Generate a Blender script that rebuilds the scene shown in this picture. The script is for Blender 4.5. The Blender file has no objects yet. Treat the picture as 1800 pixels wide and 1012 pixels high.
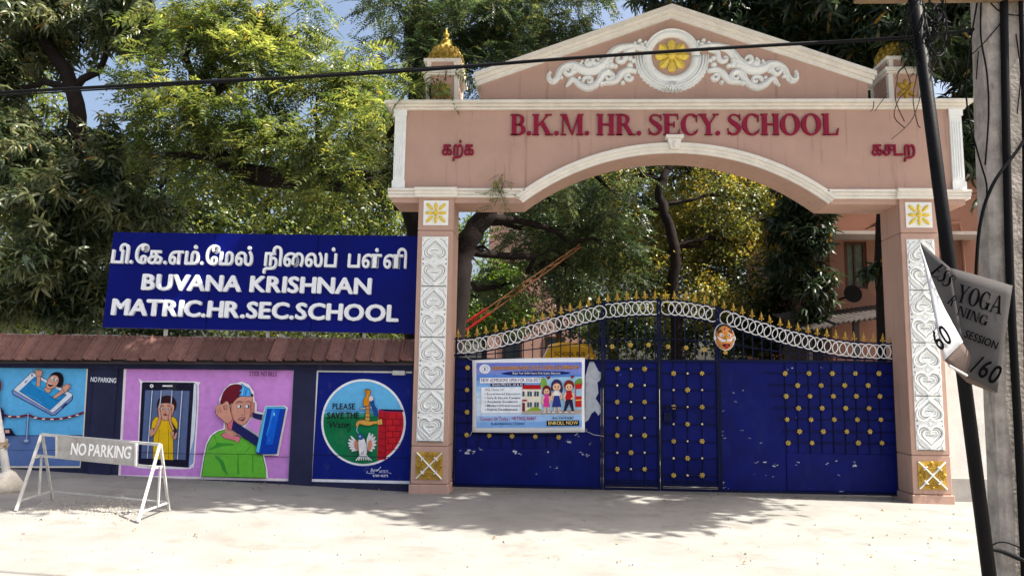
import bpy, bmesh, math, random
import numpy as np
from mathutils import Vector, Matrix
from math import radians, sin, cos, pi
random.seed(7); rng = np.random.default_rng(7)
SC = bpy.context.scene
COL = SC.collection

# ------------------------------------------------------------------ camera
CAM = Vector((0.0, -10.844, 1.5)); FPX = 1360.0
PITCH, YAW, ROLL = radians(7.06), radians(2.67), radians(0.82)
FW = Vector((-sin(YAW)*cos(PITCH), cos(YAW)*cos(PITCH), sin(PITCH)))
_r = Vector((cos(YAW), sin(YAW), 0)); _u = _r.cross(FW)
RT = _r*cos(ROLL) + _u*sin(ROLL); UP = _u*cos(ROLL) - _r*sin(ROLL)
cd = bpy.data.cameras.new('camera'); cam = bpy.data.objects.new('camera', cd); COL.objects.link(cam)
cd.sensor_width = 36; cd.lens = 36*FPX/1800; cd.clip_start = 0.05; cd.clip_end = 2000
cam.matrix_world = Matrix(((RT.x, UP.x, -FW.x, CAM.x), (RT.y, UP.y, -FW.y, CAM.y), (RT.z, UP.z, -FW.z, CAM.z), (0, 0, 0, 1)))
SC.camera = cam

# ------------------------------------------------------------------ sky, sun, exposure
SUN = Vector((0.56, -0.085, 0.825)).normalized()
w = bpy.data.worlds.new('World'); SC.world = w; w.use_nodes = True
nt = w.node_tree; bg = nt.nodes['Background']
sky = nt.nodes.new('ShaderNodeTexSky'); sky.sky_type = 'NISHITA'; sky.sun_disc = False
sky.sun_elevation = math.asin(SUN.z); sky.sun_rotation = math.atan2(SUN.x, SUN.y)
sky.air_density = 1.0; sky.dust_density = 7.0
nt.links.new(sky.outputs[0], bg.inputs[0]); bg.inputs[1].default_value = 0.115
sl = bpy.data.lights.new('sun', 'SUN'); sl.energy = 5.0; sl.angle = radians(0.5); sl.color = (1.0, 0.95, 0.86)
so = bpy.data.objects.new('sun', sl); COL.objects.link(so); so.rotation_euler = SUN.to_track_quat('Z', 'Y').to_euler()
so.location = (6, -4, 14)
SC.view_settings.view_transform = 'Standard'; SC.view_settings.look = 'None'
SC.view_settings.exposure = 1.28; SC.view_settings.gamma = 1
SC.cycles.max_bounces = 6; SC.cycles.diffuse_bounces = 4; SC.cycles.transmission_bounces = 4; SC.cycles.transparent_max_bounces = 4

# ------------------------------------------------------------------ pixel -> point on a plane
def ray(u, v): return FW + RT*((u-900)/FPX) + UP*((506-v)/FPX)
def A(u, v, Y=0.0):
    d = ray(u, v); return CAM + d*((Y-CAM.y)/d.y)
def gh(x, y):                                    # the ground climbs a little to the left
    return 0.034*min(6.0, max(0.0, -2.0-x))
def G(u, v):
    d = ray(u, v); z = 0.0
    for _ in range(8):
        p = CAM + d*((z-CAM.z)/d.z); z = gh(p.x, p.y)
    return p
def RP(u, v, p0, n):
    d = ray(u, v); return CAM + d*((p0-CAM).dot(n)/d.dot(n))
def mpp(Y): return (Y-CAM.y)/FPX                 # metres per photo pixel at depth Y

# ------------------------------------------------------------------ materials
def lin(h, k=1.0):
    h = h.lstrip('#'); c = [int(h[i:i+2], 16)/255 for i in (0, 2, 4)]
    return tuple(min(0.95, k*(x/12.92 if x <= .04045 else ((x+.055)/1.055)**2.4)) for x in c)
MATS = {}
def pm(name, col, rough=.7, var=.18, scale=3.0, bump=.15, bscale=60, metal=0.0, spec=.15,
       grime=None, gthr=.56, gscale=(7, 7, .7), spots=None, sthr=.66, sscale=9.0, coat=0.0, objvar=0.0):
    if name in MATS: return MATS[name]
    m = bpy.data.materials.new(name); m.use_nodes = True; N = m.node_tree.nodes; L = m.node_tree.links
    b = N['Principled BSDF']; b.inputs['Roughness'].default_value = rough; b.inputs['Metallic'].default_value = metal
    b.inputs['Specular IOR Level'].default_value = spec; b.inputs['Coat Weight'].default_value = coat
    geo = N.new('ShaderNodeNewGeometry'); pos = geo.outputs['Position']
    n1 = N.new('ShaderNodeTexNoise'); n1.inputs['Scale'].default_value = scale; n1.inputs['Detail'].default_value = 6; n1.inputs['Roughness'].default_value = .65
    L.new(pos, n1.inputs['Vector'])
    r = N.new('ShaderNodeMapRange'); r.inputs[1].default_value = .3; r.inputs[2].default_value = .7
    r.inputs[3].default_value = 1-var; r.inputs[4].default_value = 1+var; L.new(n1.outputs[0], r.inputs[0])
    hv = N.new('ShaderNodeHueSaturation'); hv.inputs['Color'].default_value = (*col, 1); L.new(r.outputs[0], hv.inputs['Value'])
    if objvar:
        oi = N.new('ShaderNodeObjectInfo'); q0 = N.new('ShaderNodeMapRange'); q0.inputs[3].default_value = 1-objvar; q0.inputs[4].default_value = 1+objvar; L.new(oi.outputs['Random'], q0.inputs[0])
        mu = N.new('ShaderNodeMath'); mu.operation = 'MULTIPLY'; L.new(r.outputs[0], mu.inputs[0]); L.new(q0.outputs[0], mu.inputs[1]); L.new(mu.outputs[0], hv.inputs['Value'])
    out = hv.outputs[0]
    def over(out, color, thr, sc, soft, detail):
        mp = N.new('ShaderNodeMapping'); mp.inputs['Scale'].default_value = sc; L.new(pos, mp.inputs[0])
        n = N.new('ShaderNodeTexNoise'); n.inputs['Scale'].default_value = 1; n.inputs['Detail'].default_value = detail; n.inputs['Roughness'].default_value = .7
        L.new(mp.outputs[0], n.inputs['Vector'])
        q = N.new('ShaderNodeMapRange'); q.inputs[1].default_value = thr; q.inputs[2].default_value = thr+soft; L.new(n.outputs[0], q.inputs[0])
        mx = N.new('ShaderNodeMix'); mx.data_type = 'RGBA'; L.new(q.outputs[0], mx.inputs['Factor'])
        L.new(out, mx.inputs['A']); mx.inputs['B'].default_value = (*color, 1); return mx.outputs['Result']
    if grime: out = over(out, grime, gthr, gscale, .16, 5)
    if spots: out = over(out, spots, sthr, (sscale,)*3, .03, 8)
    L.new(out, b.inputs['Base Color'])
    if bump:
        n2 = N.new('ShaderNodeTexNoise'); n2.inputs['Scale'].default_value = bscale; n2.inputs['Detail'].default_value = 5; L.new(pos, n2.inputs['Vector'])
        bp = N.new('ShaderNodeBump'); bp.inputs['Strength'].default_value = bump; bp.inputs['Distance'].default_value = .01
        L.new(n2.outputs[0], bp.inputs['Height']); L.new(bp.outputs[0], b.inputs['Normal'])
    MATS[name] = m; return m
def paint(hexcol, k=.96):
    return pm('paint_'+hexcol.strip('#'), lin(hexcol, k), rough=.75, var=.10, scale=14, bump=.12, bscale=60, spec=.12, grime=tuple(.72*c+.04 for c in lin(hexcol, k)), gthr=.57, gscale=(3, 3, 2))

def leafmat(name, c_dark, c_mid, c_light, accent=None, pa=.06, trans=.45):
    m = bpy.data.materials.new(name); m.use_nodes = True; N = m.node_tree.nodes; L = m.node_tree.links
    N.clear(); o = N.new('ShaderNodeOutputMaterial'); geo = N.new('ShaderNodeNewGeometry')
    cr = N.new('ShaderNodeValToRGB'); e = cr.color_ramp.elements
    e[0].position = 0; e[0].color = (*c_dark, 1); e[1].position = .5; e[1].color = (*c_mid, 1)
    x = e.new(.86); x.color = (*c_light, 1)
    rnd = geo.outputs['Random Per Island']
    nz = N.new('ShaderNodeTexNoise'); nz.inputs['Scale'].default_value = 1.4; nz.inputs['Detail'].default_value = 2; L.new(geo.outputs['Position'], nz.inputs['Vector'])
    mr = N.new('ShaderNodeMapRange'); mr.inputs[1].default_value = .36; mr.inputs[2].default_value = .64; L.new(nz.outputs[0], mr.inputs[0])
    ma = N.new('ShaderNodeMix'); ma.inputs[0].default_value = .5; L.new(rnd, ma.inputs[2]); L.new(mr.outputs[0], ma.inputs[3]); L.new(ma.outputs[0], cr.inputs[0])
    col = cr.outputs[0]
    if accent:
        gt = N.new('ShaderNodeMath'); gt.operation = 'GREATER_THAN'; gt.inputs[1].default_value = 1-pa; L.new(rnd, gt.inputs[0])
        mc = N.new('ShaderNodeMix'); mc.data_type = 'RGBA'; L.new(gt.outputs[0], mc.inputs['Factor']); L.new(col, mc.inputs['A']); mc.inputs['B'].default_value = (*accent, 1); col = mc.outputs['Result']
    df = N.new('ShaderNodeBsdfDiffuse'); tr = N.new('ShaderNodeBsdfTranslucent'); gl = N.new('ShaderNodeBsdfGlossy'); gl.inputs['Roughness'].default_value = .38
    gl.inputs['Color'].default_value = (.8, .85, .8, 1)
    hv = N.new('ShaderNodeHueSaturation'); hv.inputs['Hue'].default_value = .485; hv.inputs['Saturation'].default_value = 1.1; hv.inputs['Value'].default_value = 1.5
    L.new(col, df.inputs[0]); L.new(col, hv.inputs['Color']); L.new(hv.outputs[0], tr.inputs[0])
    m1 = N.new('ShaderNodeMixShader'); m1.inputs[0].default_value = trans; L.new(df.outputs[0], m1.inputs[1]); L.new(tr.outputs[0], m1.inputs[2])
    m2 = N.new('ShaderNodeMixShader'); m2.inputs[0].default_value = .045; L.new(m1.outputs[0], m2.inputs[1]); L.new(gl.outputs[0], m2.inputs[2])
    L.new(m2.outputs[0], o.inputs[0]); MATS[name] = m; return m

# ------------------------------------------------------------------ mesh builder
class MB:
    def __init__(s): s.v = []; s.f = []; s.m = []
    def add(s, vs, fs, mi=0):
        n = len(s.v); s.v += [tuple(p) for p in vs]; s.f += [tuple(i+n for i in f) for f in fs]; s.m += [mi]*len(fs); return s
    def box(s, x0, x1, y0, y1, z0, z1, mi=0):
        vs = [(x, y, z) for z in (z0, z1) for y in (y0, y1) for x in (x0, x1)]
        return s.add(vs, [(0, 2, 3, 1), (4, 5, 7, 6), (0, 1, 5, 4), (2, 6, 7, 3), (0, 4, 6, 2), (1, 3, 7, 5)], mi)
    def hexa(s, b, t, mi=0):                      # bottom quad, top quad (ccw from above)
        return s.add(list(b)+list(t), [(3, 2, 1, 0), (4, 5, 6, 7), (0, 1, 5, 4), (1, 2, 6, 5), (2, 3, 7, 6), (3, 0, 4, 7)], mi)
    def prism(s, poly, y0, y1, mi=0, fr=None):    # poly of (x,z); front at y0 facing -y
        a = sum(poly[i-1][0]*poly[i][1]-poly[i][0]*poly[i-1][1] for i in range(len(poly)))
        if a < 0: poly = poly[::-1]
        n = len(poly)
        vs = [(x, y0, z) for x, z in poly] + [(x, y1, z) for x, z in poly]
        fs = [tuple(range(n)), tuple(range(2*n-1, n-1, -1))] + [(i, i+n, (i+1) % n+n, (i+1) % n) for i in range(n)]
        return s.add(vs, fs, mi)
    def flat(s, poly, y, mi=0):
        a = sum(poly[i-1][0]*poly[i][1]-poly[i][0]*poly[i-1][1] for i in range(len(poly)))
        if a < 0: poly = poly[::-1]
        return s.add([(x, y, z) for x, z in poly], [tuple(range(len(poly)))], mi)
    def band(s, pa, pb, y0, y1, mi=0):            # strip between two polylines (x,z), given thickness
        n = len(pa); vs = [(x, y0, z) for x, z in pa]+[(x, y0, z) for x, z in pb]+[(x, y1, z) for x, z in pa]+[(x, y1, z) for x, z in pb]
        fs = []
        for i in range(n-1):
            fs += [(n+i, n+i+1, i+1, i), (i, i+1, 2*n+i+1, 2*n+i), (n+i+1, n+i, 3*n+i, 3*n+i+1)]
        fs += [(0, 2*n, 3*n, n), (n-1, 2*n-1, 4*n-1, 3*n-1)]
        return s.add(vs, fs, mi)
    def tube(s, path, r, n=6, mi=0, cap=True):
        P = [Vector(p) for p in path]; k = len(P); rs = r if isinstance(r, (list, tuple)) else [r]*k
        t0 = (P[1]-P[0]).normalized(); nrm = t0.orthogonal().normalized(); vs = []
        for i in range(k):
            t = (P[min(i+1, k-1)]-P[max(i-1, 0)])
            if t.length < 1e-9: t = t0.copy()
            t.normalize(); nrm = nrm - t*nrm.dot(t)
            if nrm.length < 1e-6: nrm = t.orthogonal()
            nrm.normalize(); bn = t.cross(nrm)
            for j in range(n):
                a = 2*pi*j/n; vs.append(P[i]+(nrm*cos(a)+bn*sin(a))*rs[i])
        fs = [(i*n+j, i*n+(j+1) % n, (i+1)*n+(j+1) % n, (i+1)*n+j) for i in range(k-1) for j in range(n)]
        if cap: fs += [tuple(range(n-1, -1, -1)), tuple(range((k-1)*n, k*n))]
        return s.add(vs, fs, mi)
    def lathe(s, prof, c=(0, 0, 0), n=12, mi=0, flute=0.0, nf=0):
        vs = []; k = len(prof)
        for r, z in prof:
            for j in range(n):
                a = 2*pi*j/n; q = r*(1+flute*cos(nf*a)); vs.append((c[0]+q*cos(a), c[1]+q*sin(a), c[2]+z))
        fs = [(i*n+j, i*n+(j+1) % n, (i+1)*n+(j+1) % n, (i+1)*n+j) for i in range(k-1) for j in range(n)]
        fs += [tuple(range(n-1, -1, -1)), tuple(range((k-1)*n, k*n))]
        return s.add(vs, fs, mi)
    def ball(s, c, r, nu=8, nv=5, mi=0):
        r = r if isinstance(r, (tuple, list)) else (r, r, r); vs = [(c[0], c[1], c[2]-r[2])]
        for i in range(1, nv):
            p = pi*i/nv-pi/2
            for j in range(nu):
                a = 2*pi*j/nu; vs.append((c[0]+r[0]*cos(p)*cos(a), c[1]+r[1]*cos(p)*sin(a), c[2]+r[2]*sin(p)))
        vs.append((c[0], c[1], c[2]+r[2])); fs = []
        for j in range(nu):
            fs.append((0, 1+(j+1) % nu, 1+j)); b = 1+(nv-2)*nu; fs.append((b+j, b+(j+1) % nu, len(vs)-1))
            for i in range(nv-2): fs.append((1+i*nu+j, 1+i*nu+(j+1) % nu, 1+(i+1)*nu+(j+1) % nu, 1+(i+1)*nu+j))
        return s.add(vs, fs, mi)
    def relief(s, path, ws, y, h, mi=0, n=5):     # carved half-round stroke lying on a wall plane
        k = len(path); ws = ws if isinstance(ws, (list, tuple)) else [ws]*k; vs = []
        for i in range(k):
            a = Vector(path[max(i-1, 0)]); b = Vector(path[min(i+1, k-1)]); t = (b-a)
            t = t.normalized() if t.length > 1e-9 else Vector((1, 0)); nn = Vector((-t.y, t.x))
            for j in range(n+1):
                q = pi*j/n; o = nn*cos(q)*ws[i]*.5
                vs.append((path[i][0]+o.x, y-sin(q)*h*min(1, ws[i]/max(ws)*1.4), path[i][1]+o.y))
        m = n+1; fs = [(i*m+j, (i+1)*m+j, (i+1)*m+j+1, i*m+j+1) for i in range(k-1) for j in range(n)]
        fs += [tuple(range(m)), tuple(range(k*m-1, (k-1)*m-1, -1))]
        return s.add(vs, fs, mi)
    def bump_oval(s, c, rx, rz, y, h, mi=0, rot=0, n=12):  # domed oval on a wall plane
        vs = []; rings = ((1, 0), (.8, .6), (.45, .92))
        for q, hh in rings:
            for j in range(n):
                a = 2*pi*j/n; X = q*rx*cos(a); Z = q*rz*sin(a)
                vs.append((c[0]+X*cos(rot)-Z*sin(rot), y-hh*h, c[1]+X*sin(rot)+Z*cos(rot)))
        vs.append((c[0], y-h, c[1])); fs = [(i*n+j, i*n+(j+1) % n, (i+1)*n+(j+1) % n, (i+1)*n+j) for i in range(2) for j in range(n)]
        fs += [(2*n+j, 2*n+(j+1) % n, 3*n) for j in range(n)]
        return s.add(vs, fs, mi)
    def mesh(s, name, mats, smooth=False):
        me = bpy.data.meshes.new(name); me.from_pydata(s.v, [], s.f)
        for m in (mats if isinstance(mats, (list, tuple)) else [mats]): me.materials.append(m)
        me.polygons.foreach_set('material_index', s.m)
        if smooth: me.polygons.foreach_set('use_smooth', [True]*len(s.f))
        me.update(); return me
WM = {}
def put(name, me, parent=None, M=None):
    o = bpy.data.objects.new(name, me); COL.objects.link(o); M = M or Matrix.Identity(4)
    o.matrix_basis = M
    if parent: o.parent = parent; o.matrix_parent_inverse = WM[parent].inverted()
    WM[o] = M; return o
def build(mb, name, mats, parent=None, smooth=False, bev=0):
    o = put(name, mb.mesh(name, mats, smooth), parent)
    if bev:
        b = o.modifiers.new('bevel', 'BEVEL'); b.width = bev; b.segments = 1; b.limit_method = 'ANGLE'
    return o
def T(x, y, z): return Matrix.Translation((x, y, z))
def thing(name, label, cat, loc=(0, 0, 0), group=None):
    o = put(name, None, None, T(*loc)); o.empty_display_size = .2; return tag(o, label, cat, group)
def tag(o, label, cat=None, group=None, kind=None):
    if label: o['label'] = label
    if cat: o['category'] = cat
    if group: o['group'] = group
    if kind: o['kind'] = kind
    return o
def struct(o, label=None): o['kind'] = 'structure'; 
def xz(p): return (p.x, p.z)
def cat_rom(pts, k=5, closed=False):
    P = [Vector(p) for p in pts]; n = len(P); out = []
    for i in range(n if closed else n-1):
        g = (lambda j: P[j % n]) if closed else (lambda j: P[max(0, min(n-1, j))])
        a, b, c, d = g(i-1), g(i), g(i+1), g(i+2)
        for q in range(k):
            t = q/k; out.append(.5*((2*b)+(c-a)*t+(2*a-5*b+4*c-d)*t*t+(3*b-a-3*c+d)*t**3))
    if not closed: out.append(P[-1])
    return out

# ------------------------------------------------------------------ lettering
_tc = {}
def glyph(s, depth, offset, res=3):
    key = (s, round(depth, 4), round(offset, 4))
    if key in _tc: return _tc[key]
    c = bpy.data.curves.new('t', 'FONT'); c.body = s; c.offset = offset; c.resolution_u = res; c.extrude = depth/2
    o = bpy.data.objects.new('t', c); COL.objects.link(o); bpy.context.view_layer.update()
    me = bpy.data.meshes.new_from_object(o.evaluated_get(bpy.context.evaluated_depsgraph_get()))
    V = np.zeros(len(me.vertices)*3); me.vertices.foreach_get('co', V); V = V.reshape(-1, 3)
    F = [tuple(p.vertices) for p in me.polygons]
    bpy.data.objects.remove(o); bpy.data.curves.remove(c); bpy.data.meshes.remove(me)
    _tc[key] = (V, F); return V, F
def bolded(s, depth, b):
    V, F = glyph(s, depth, 0.0); Vs = []; Fs = []; n = 0
    for k, (dx, dy) in enumerate(((0, 0), (b, 0), (-b, 0), (0, b*.8), (0, -b*.8), (b*.7, b*.6), (-b*.7, -b*.6), (b*.7, -b*.6), (-b*.7, b*.6))):
        W = V.copy(); W[:, 0] += dx; W[:, 1] += dy; W[:, 2] -= k*.012*depth; Vs.append(W); Fs += [tuple(i+n for i in f) for f in F]; n += len(V)
    return np.concatenate(Vs), Fs
KERN = {'AT': -.11, 'TA': -.11, 'VA': -.12, 'AV': -.12, 'UV': -.02, 'Y.': -.2, 'C.': -.02, 'P.': -.08, 'PA': -.08, 'KR': -.02, 'KI': -.02, 'L.': .0, 'TH': -.02, 'LE': -.02, 'MA': -.03, 'NA': -.03, 'AN': -.03, 'CY': -.04}
def layout(clusters, gap, space, offset, depth, glyphfn=None):
    x = 0; out = []; prev = ''
    for s in clusters:
        if s == ' ': x += space; prev = ''; continue
        V, F = (glyphfn or (lambda q: bolded(q, depth, offset) if offset > .009 else glyph(q, depth, offset)))(s); a, b = V[:, 0].min(), V[:, 0].max()
        x += KERN.get(prev+s, 0); prev = s; out.append((s, x-a, V, F)); x += b-a+gap
    return out, x-gap
def letters(clusters, P0, P1, cap, capu, nrm, depth, m, parent, gap=.1, space=.3, offset=.0, name='letter', glyphfn=None):
    """solid letters from P0 to P1 along the baseline; cap = height in metres of capu font units; nrm points to the viewer"""
    lay, W = layout(clusters, gap, space, offset, 1.0, glyphfn)
    ex = (P1-P0); width = ex.length; ex.normalize(); ez = nrm.cross(ex).normalized()
    if ez.z < 0: ez = -ez
    sx, sz = width/W, cap/capu; objs = []
    for s, x, V, F in lay:
        x0 = V[:, 0].min(); org = P0 + ex*((x+x0)*sx)
        vs = [ex*((p[0]-x0)*sx) + ez*(p[1]*sz) + nrm*((p[2]+.5)*depth) for p in V]
        me = bpy.data.meshes.new(name); me.from_pydata([tuple(v) for v in vs], [], F); me.materials.append(m); me.update()
        o = put(name, me, parent, T(*org)); objs.append(o)
    return objs
def flat_text(mb, clusters, P0, P1, cap, capu, y, mi, gap=.07, space=.3, offset=.01, slant=0.0):
    lay, W = layout(clusters, gap, space, offset, 0.0)
    ex = Vector((P1[0]-P0[0], P1[1]-P0[1])); wd = ex.length; ex.normalize(); ez = Vector((-ex.y, ex.x))
    sx, sz = wd/W, cap/capu
    for s, x, V, F in lay:
        pts = [Vector((P0[0], P0[1])) + ex*((x+p[0]+slant*p[1])*sx) + ez*(p[1]*sz) for p in V]
        nb = len(V)//9 if offset > .009 else len(V)
        mb.add([(p.x, y+(i//nb)*.00003, p.y) for i, p in enumerate(pts)], F, mi)

# bold roman capitals for the arch, drawn stroke by stroke in a unit-high box
def roman(ch):
    key = 'R'+ch
    if key in _tc: return _tc[key]
    polys = []
    def rect(a, b, c, d): polys.append([(a, c), (b, c), (b, d), (a, d)])
    def quad(*p): polys.append(list(p))
    def arcb(cx, cz, ro, ri, a0, a1, n=14):
        o = []; i = []
        for k in range(n+1):
            a = radians(a0+(a1-a0)*k/n); o.append((cx+ro[0]*cos(a), cz+ro[1]*sin(a))); i.append((cx+ri[0]*cos(a), cz+ri[1]*sin(a)))
        for k in range(n): polys.append([o[k], o[k+1], i[k+1], i[k]])
    def serif(x, z, w=.17, e=.065):
        polys.append([(x-e, z), (x+w+e, z), (x+w+e, z+.045 if z < .5 else z+.0), (x-e, z+.045 if z < .5 else z)] if z < .5 else [(x-e, .955), (x+w+e, .955), (x+w+e, 1), (x-e, 1)])
    S = .2
    if ch == '.': arcb(.1, .09, (.1, .1), (.001, .001), 0, 360)
    elif ch in 'BR':
        rect(.07, .07+S, 0, 1); serif(.07, 0); serif(.07, 1)
        rect(.2, .36, .94, 1); rect(.2, .38, .47, .53); arcb(.34, .735, (.27, .265), (.1, .205), -90, 90)
        if ch == 'B': rect(.2, .38, 0, .06); arcb(.36, .265, (.31, .265), (.12, .205), -90, 90)
        else: quad((.33, .5), (.51, .5), (.78, 0), (.58, 0)); rect(.58, .86, 0, .045)
    elif ch == 'K':
        rect(.07, .07+S, 0, 1); serif(.07, 0); serif(.07, 1); quad((.22, .36), (.22, .46), (.66, .98), (.73, .98)); rect(.55, .86, .955, 1)
        quad((.34, .58), (.47, .72), (.84, 0), (.62, 0)); rect(.55, .92, 0, .045)
    elif ch == 'M':
        rect(.09, .16, 0, 1); rect(.02, .28, 0, .045); rect(0, .28, .955, 1); quad((.09, 1), (.29, 1), (.56, .02), (.5, .02)); quad((.5, .02), (.57, .02), (.84, 1), (.77, 1))
        rect(.77, .77+S, 0, 1); rect(.7, 1.02, 0, .045); rect(.77, 1.02, .955, 1)
    elif ch == 'H':
        for x in (.07, .55): rect(x, x+S, 0, 1); serif(x, 0); serif(x, 1)
        rect(.2, .6, .47, .54)
    elif ch == 'E':
        rect(.07, .07+S, 0, 1); serif(.07, 0); serif(.07, 1); rect(.2, .66, .94, 1); rect(.2, .7, 0, .06); rect(.2, .5, .47, .53)
        quad((.6, .94), (.66, .94), (.66, .74), (.63, .74)); quad((.62, .06), (.7, .06), (.72, .28), (.69, .28)); rect(.46, .5, .36, .64)
    elif ch == 'L':
        rect(.07, .07+S, 0, 1); serif(.07, 0); serif(.07, 1); rect(.2, .66, 0, .06); quad((.58, .06), (.66, .06), (.7, .32), (.67, .32))
    elif ch == 'O': arcb(.42, .5, (.42, .515), (.22, .455), 0, 360, 28)
    elif ch == 'C':
        arcb(.42, .5, (.42, .515), (.22, .455), 48, 312, 22); quad((.66, .62), (.7, .62), (.7, .98), (.64, .88)); quad((.62, .16), (.69, .12), (.74, .28), (.71, .28))
    elif ch == 'Y':
        quad((.04, 1), (.25, 1), (.5, .45), (.32, .45)); quad((.36, .45), (.46, .45), (.78, 1), (.71, 1)); rect(.32, .5, 0, .47); rect(.24, .58, 0, .045); rect(-.02, .34, .955, 1); rect(.6, .86, .955, 1)
    elif ch == 'G':
        arcb(.42, .5, (.42, .515), (.22, .455), 48, 330, 22); quad((.66, .62), (.7, .62), (.7, .98), (.64, .88)); rect(.6, .8, 0.02, .4); rect(.5, .88, .38, .425)
    elif ch == 'A':
        quad((.04, 0), (.12, 0), (.44, 1), (.38, 1)); quad((.38, 1), (.5, 1), (.86, 0), (.64, 0)); rect(.2, .62, .3, .36); rect(-.03, .22, 0, .045); rect(.54, .95, 0, .045)
    elif ch == 'I':
        rect(.07, .27, 0, 1); serif(.07, 0); serif(.07, 1)
    elif ch == 'N':
        rect(.08, .15, 0, 1); rect(.72, .79, 0, 1); quad((.08, 1), (.3, 1), (.79, 0), (.66, 0)); rect(0, .24, 0, .045); rect(-.02, .2, .955, 1); rect(.62, .88, .955, 1)
    elif ch == 'S':
        c = cat_rom([(.55, .84), (.46, .93), (.3, .965), (.16, .9), (.13, .76), (.24, .62), (.42, .48), (.53, .34), (.51, .17), (.36, .045), (.2, .05), (.1, .16)], 3)
        ws = [.04, .045, .055, .08, .13, .18, .2, .19, .14, .09, .065, .05]; n = len(c)
        for k in range(n-1):
            t = c[k+1]-c[k]; t.normalize(); nn = Vector((-t.y, t.x)); f = k/(n-1)*11; g = (k+1)/(n-1)*11
            w0 = np.interp(f, range(12), ws)/2; w1 = np.interp(g, range(12), ws)/2
            t2 = (c[min(k+2, n-1)]-c[k]); t2.normalize(); n2 = Vector((-t2.y, t2.x)); t1 = (c[k+1]-c[max(k-1, 0)]); t1.normalize(); n1 = Vector((-t1.y, t1.x))
            polys.append([tuple(c[k]+n1*w0), tuple(c[k]-n1*w0), tuple(c[k+1]-n2*w1), tuple(c[k+1]+n2*w1)])
        quad((.55, .98), (.59, .98), (.6, .7), (.56, .7)); quad((.06, .02), (.1, .02), (.08, .32), (.04, .32))
    V = []; F = []
    for i, p in enumerate(polys):
        a = sum(p[k-1][0]*p[k][1]-p[k][0]*p[k-1][1] for k in range(len(p)))
        if a < 0: p = p[::-1]
        n = len(p); b = len(V); z = .5-.012*(i % 5 if len(polys) < 12 else 0)
        V += [(x, y, z) for x, y in p]+[(x, y, -.5) for x, y in p]
        F += [tuple(range(b, b+n))]+[(b+k, b+n+k, b+n+(k+1) % n, b+(k+1) % n) for k in range(n)]
    _tc[key] = (np.array(V), F); return _tc[key]

# ================================================================== materials used across the scene
PINK = pm('pink_plaster', (.475, .312, .248), rough=.85, spec=.12, var=.07, scale=1.4, bump=.2, bscale=90, grime=(.31, .195, .152), gthr=.575, gscale=(11, 11, .6))
SOFF = PINK
CREAM = pm('cream_moulding', (.76, .72, .645), rough=.8, spec=.15, var=.10, scale=5, bump=.2, bscale=80, grime=(.16, .14, .12), gthr=.655, gscale=(34, 34, 1.6))
WHITE = pm('white_relief', (.82, .84, .82), rough=.6, var=.06, scale=8, bump=.12, bscale=90, spots=(.35, .34, .31), sthr=.67, sscale=22)
GRIME = pm('dark_dirt', (.16, .15, .13), rough=.9, var=.3)
GOLD = pm('gold_paint', (.46, .29, .05), rough=.5, var=.32, scale=14, bump=.2, bscale=60, metal=.25, grime=(.30, .15, .03), gthr=.58, gscale=(14, 14, 14))
GOLDY = pm('yellow_gold_paint', (.76, .58, .11), rough=.45, var=.15, scale=20, bump=.15, bscale=60, metal=.15)
MAROON = pm('maroon_letters', (.235, .010, .038), rough=.45, var=.12)
BLUE = pm('gate_blue', (.0012, .0050, .098), rough=.5, var=.3, scale=2.2, bump=.35, bscale=5, spec=.12, grime=(.005, .011, .11), gthr=.54, gscale=(2.5, 2.5, 1.3), spots=(.30, .34, .45), sthr=.715, sscale=7)
BLUED = pm('gate_bar_navy', (.004, .007, .035), rough=.5, var=.2, spec=.1, grime=(.07, .03, .015), gthr=.64, gscale=(14, 14, 14))
RINGW = pm('ring_white', (.78, .79, .80), rough=.45, var=.08)
NAVY = pm('wall_navy', (.022, .025, .062), rough=.8, var=.25, scale=2.5, bump=.12, bscale=70, spec=.15, grime=(.055, .052, .08), gthr=.6, gscale=(5, 5, 1.5))
TILE = pm('roof_tile_red', objvar=.30, col=(.18, .095, .08), rough=.9, spec=.1, var=.28, scale=9, bump=.3, bscale=60, grime=(.09, .065, .06), gthr=.56, gscale=(9, 9, 9))
CONC = pm('pole_concrete', (.35, .315, .28), rough=.95, var=.35, scale=7, bump=.9, bscale=38, spec=.1, grime=(.19, .16, .135), gthr=.54, gscale=(13, 13, 3.0), spots=(.40, .37, .33), sthr=.64, sscale=16)
BLACK = pm('black_cable', (.006, .006, .007), rough=.6, var=.1, bump=0, spec=.08)
STEELB = pm('black_steel', (.007, .007, .008), rough=.5, var=.3, spec=.06)
GREYM = pm('galvanised_white', (.46, .46, .44), rough=.5, var=.18, scale=12, bump=.1, grime=(.25, .17, .11), gthr=.62, gscale=(20, 20, 20))
BARK = pm('bark_dark', (.016, .012, .011), rough=.95, var=.35, scale=8, bump=.9, bscale=28)
BARKG = pm('bark_grey', (.062, .05, .04), rough=.95, var=.35, scale=8, bump=.9, bscale=30)
GLASSD = pm('dark_glass', (.03, .035, .04), rough=.12, var=.2, bump=0, spec=.6)

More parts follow.
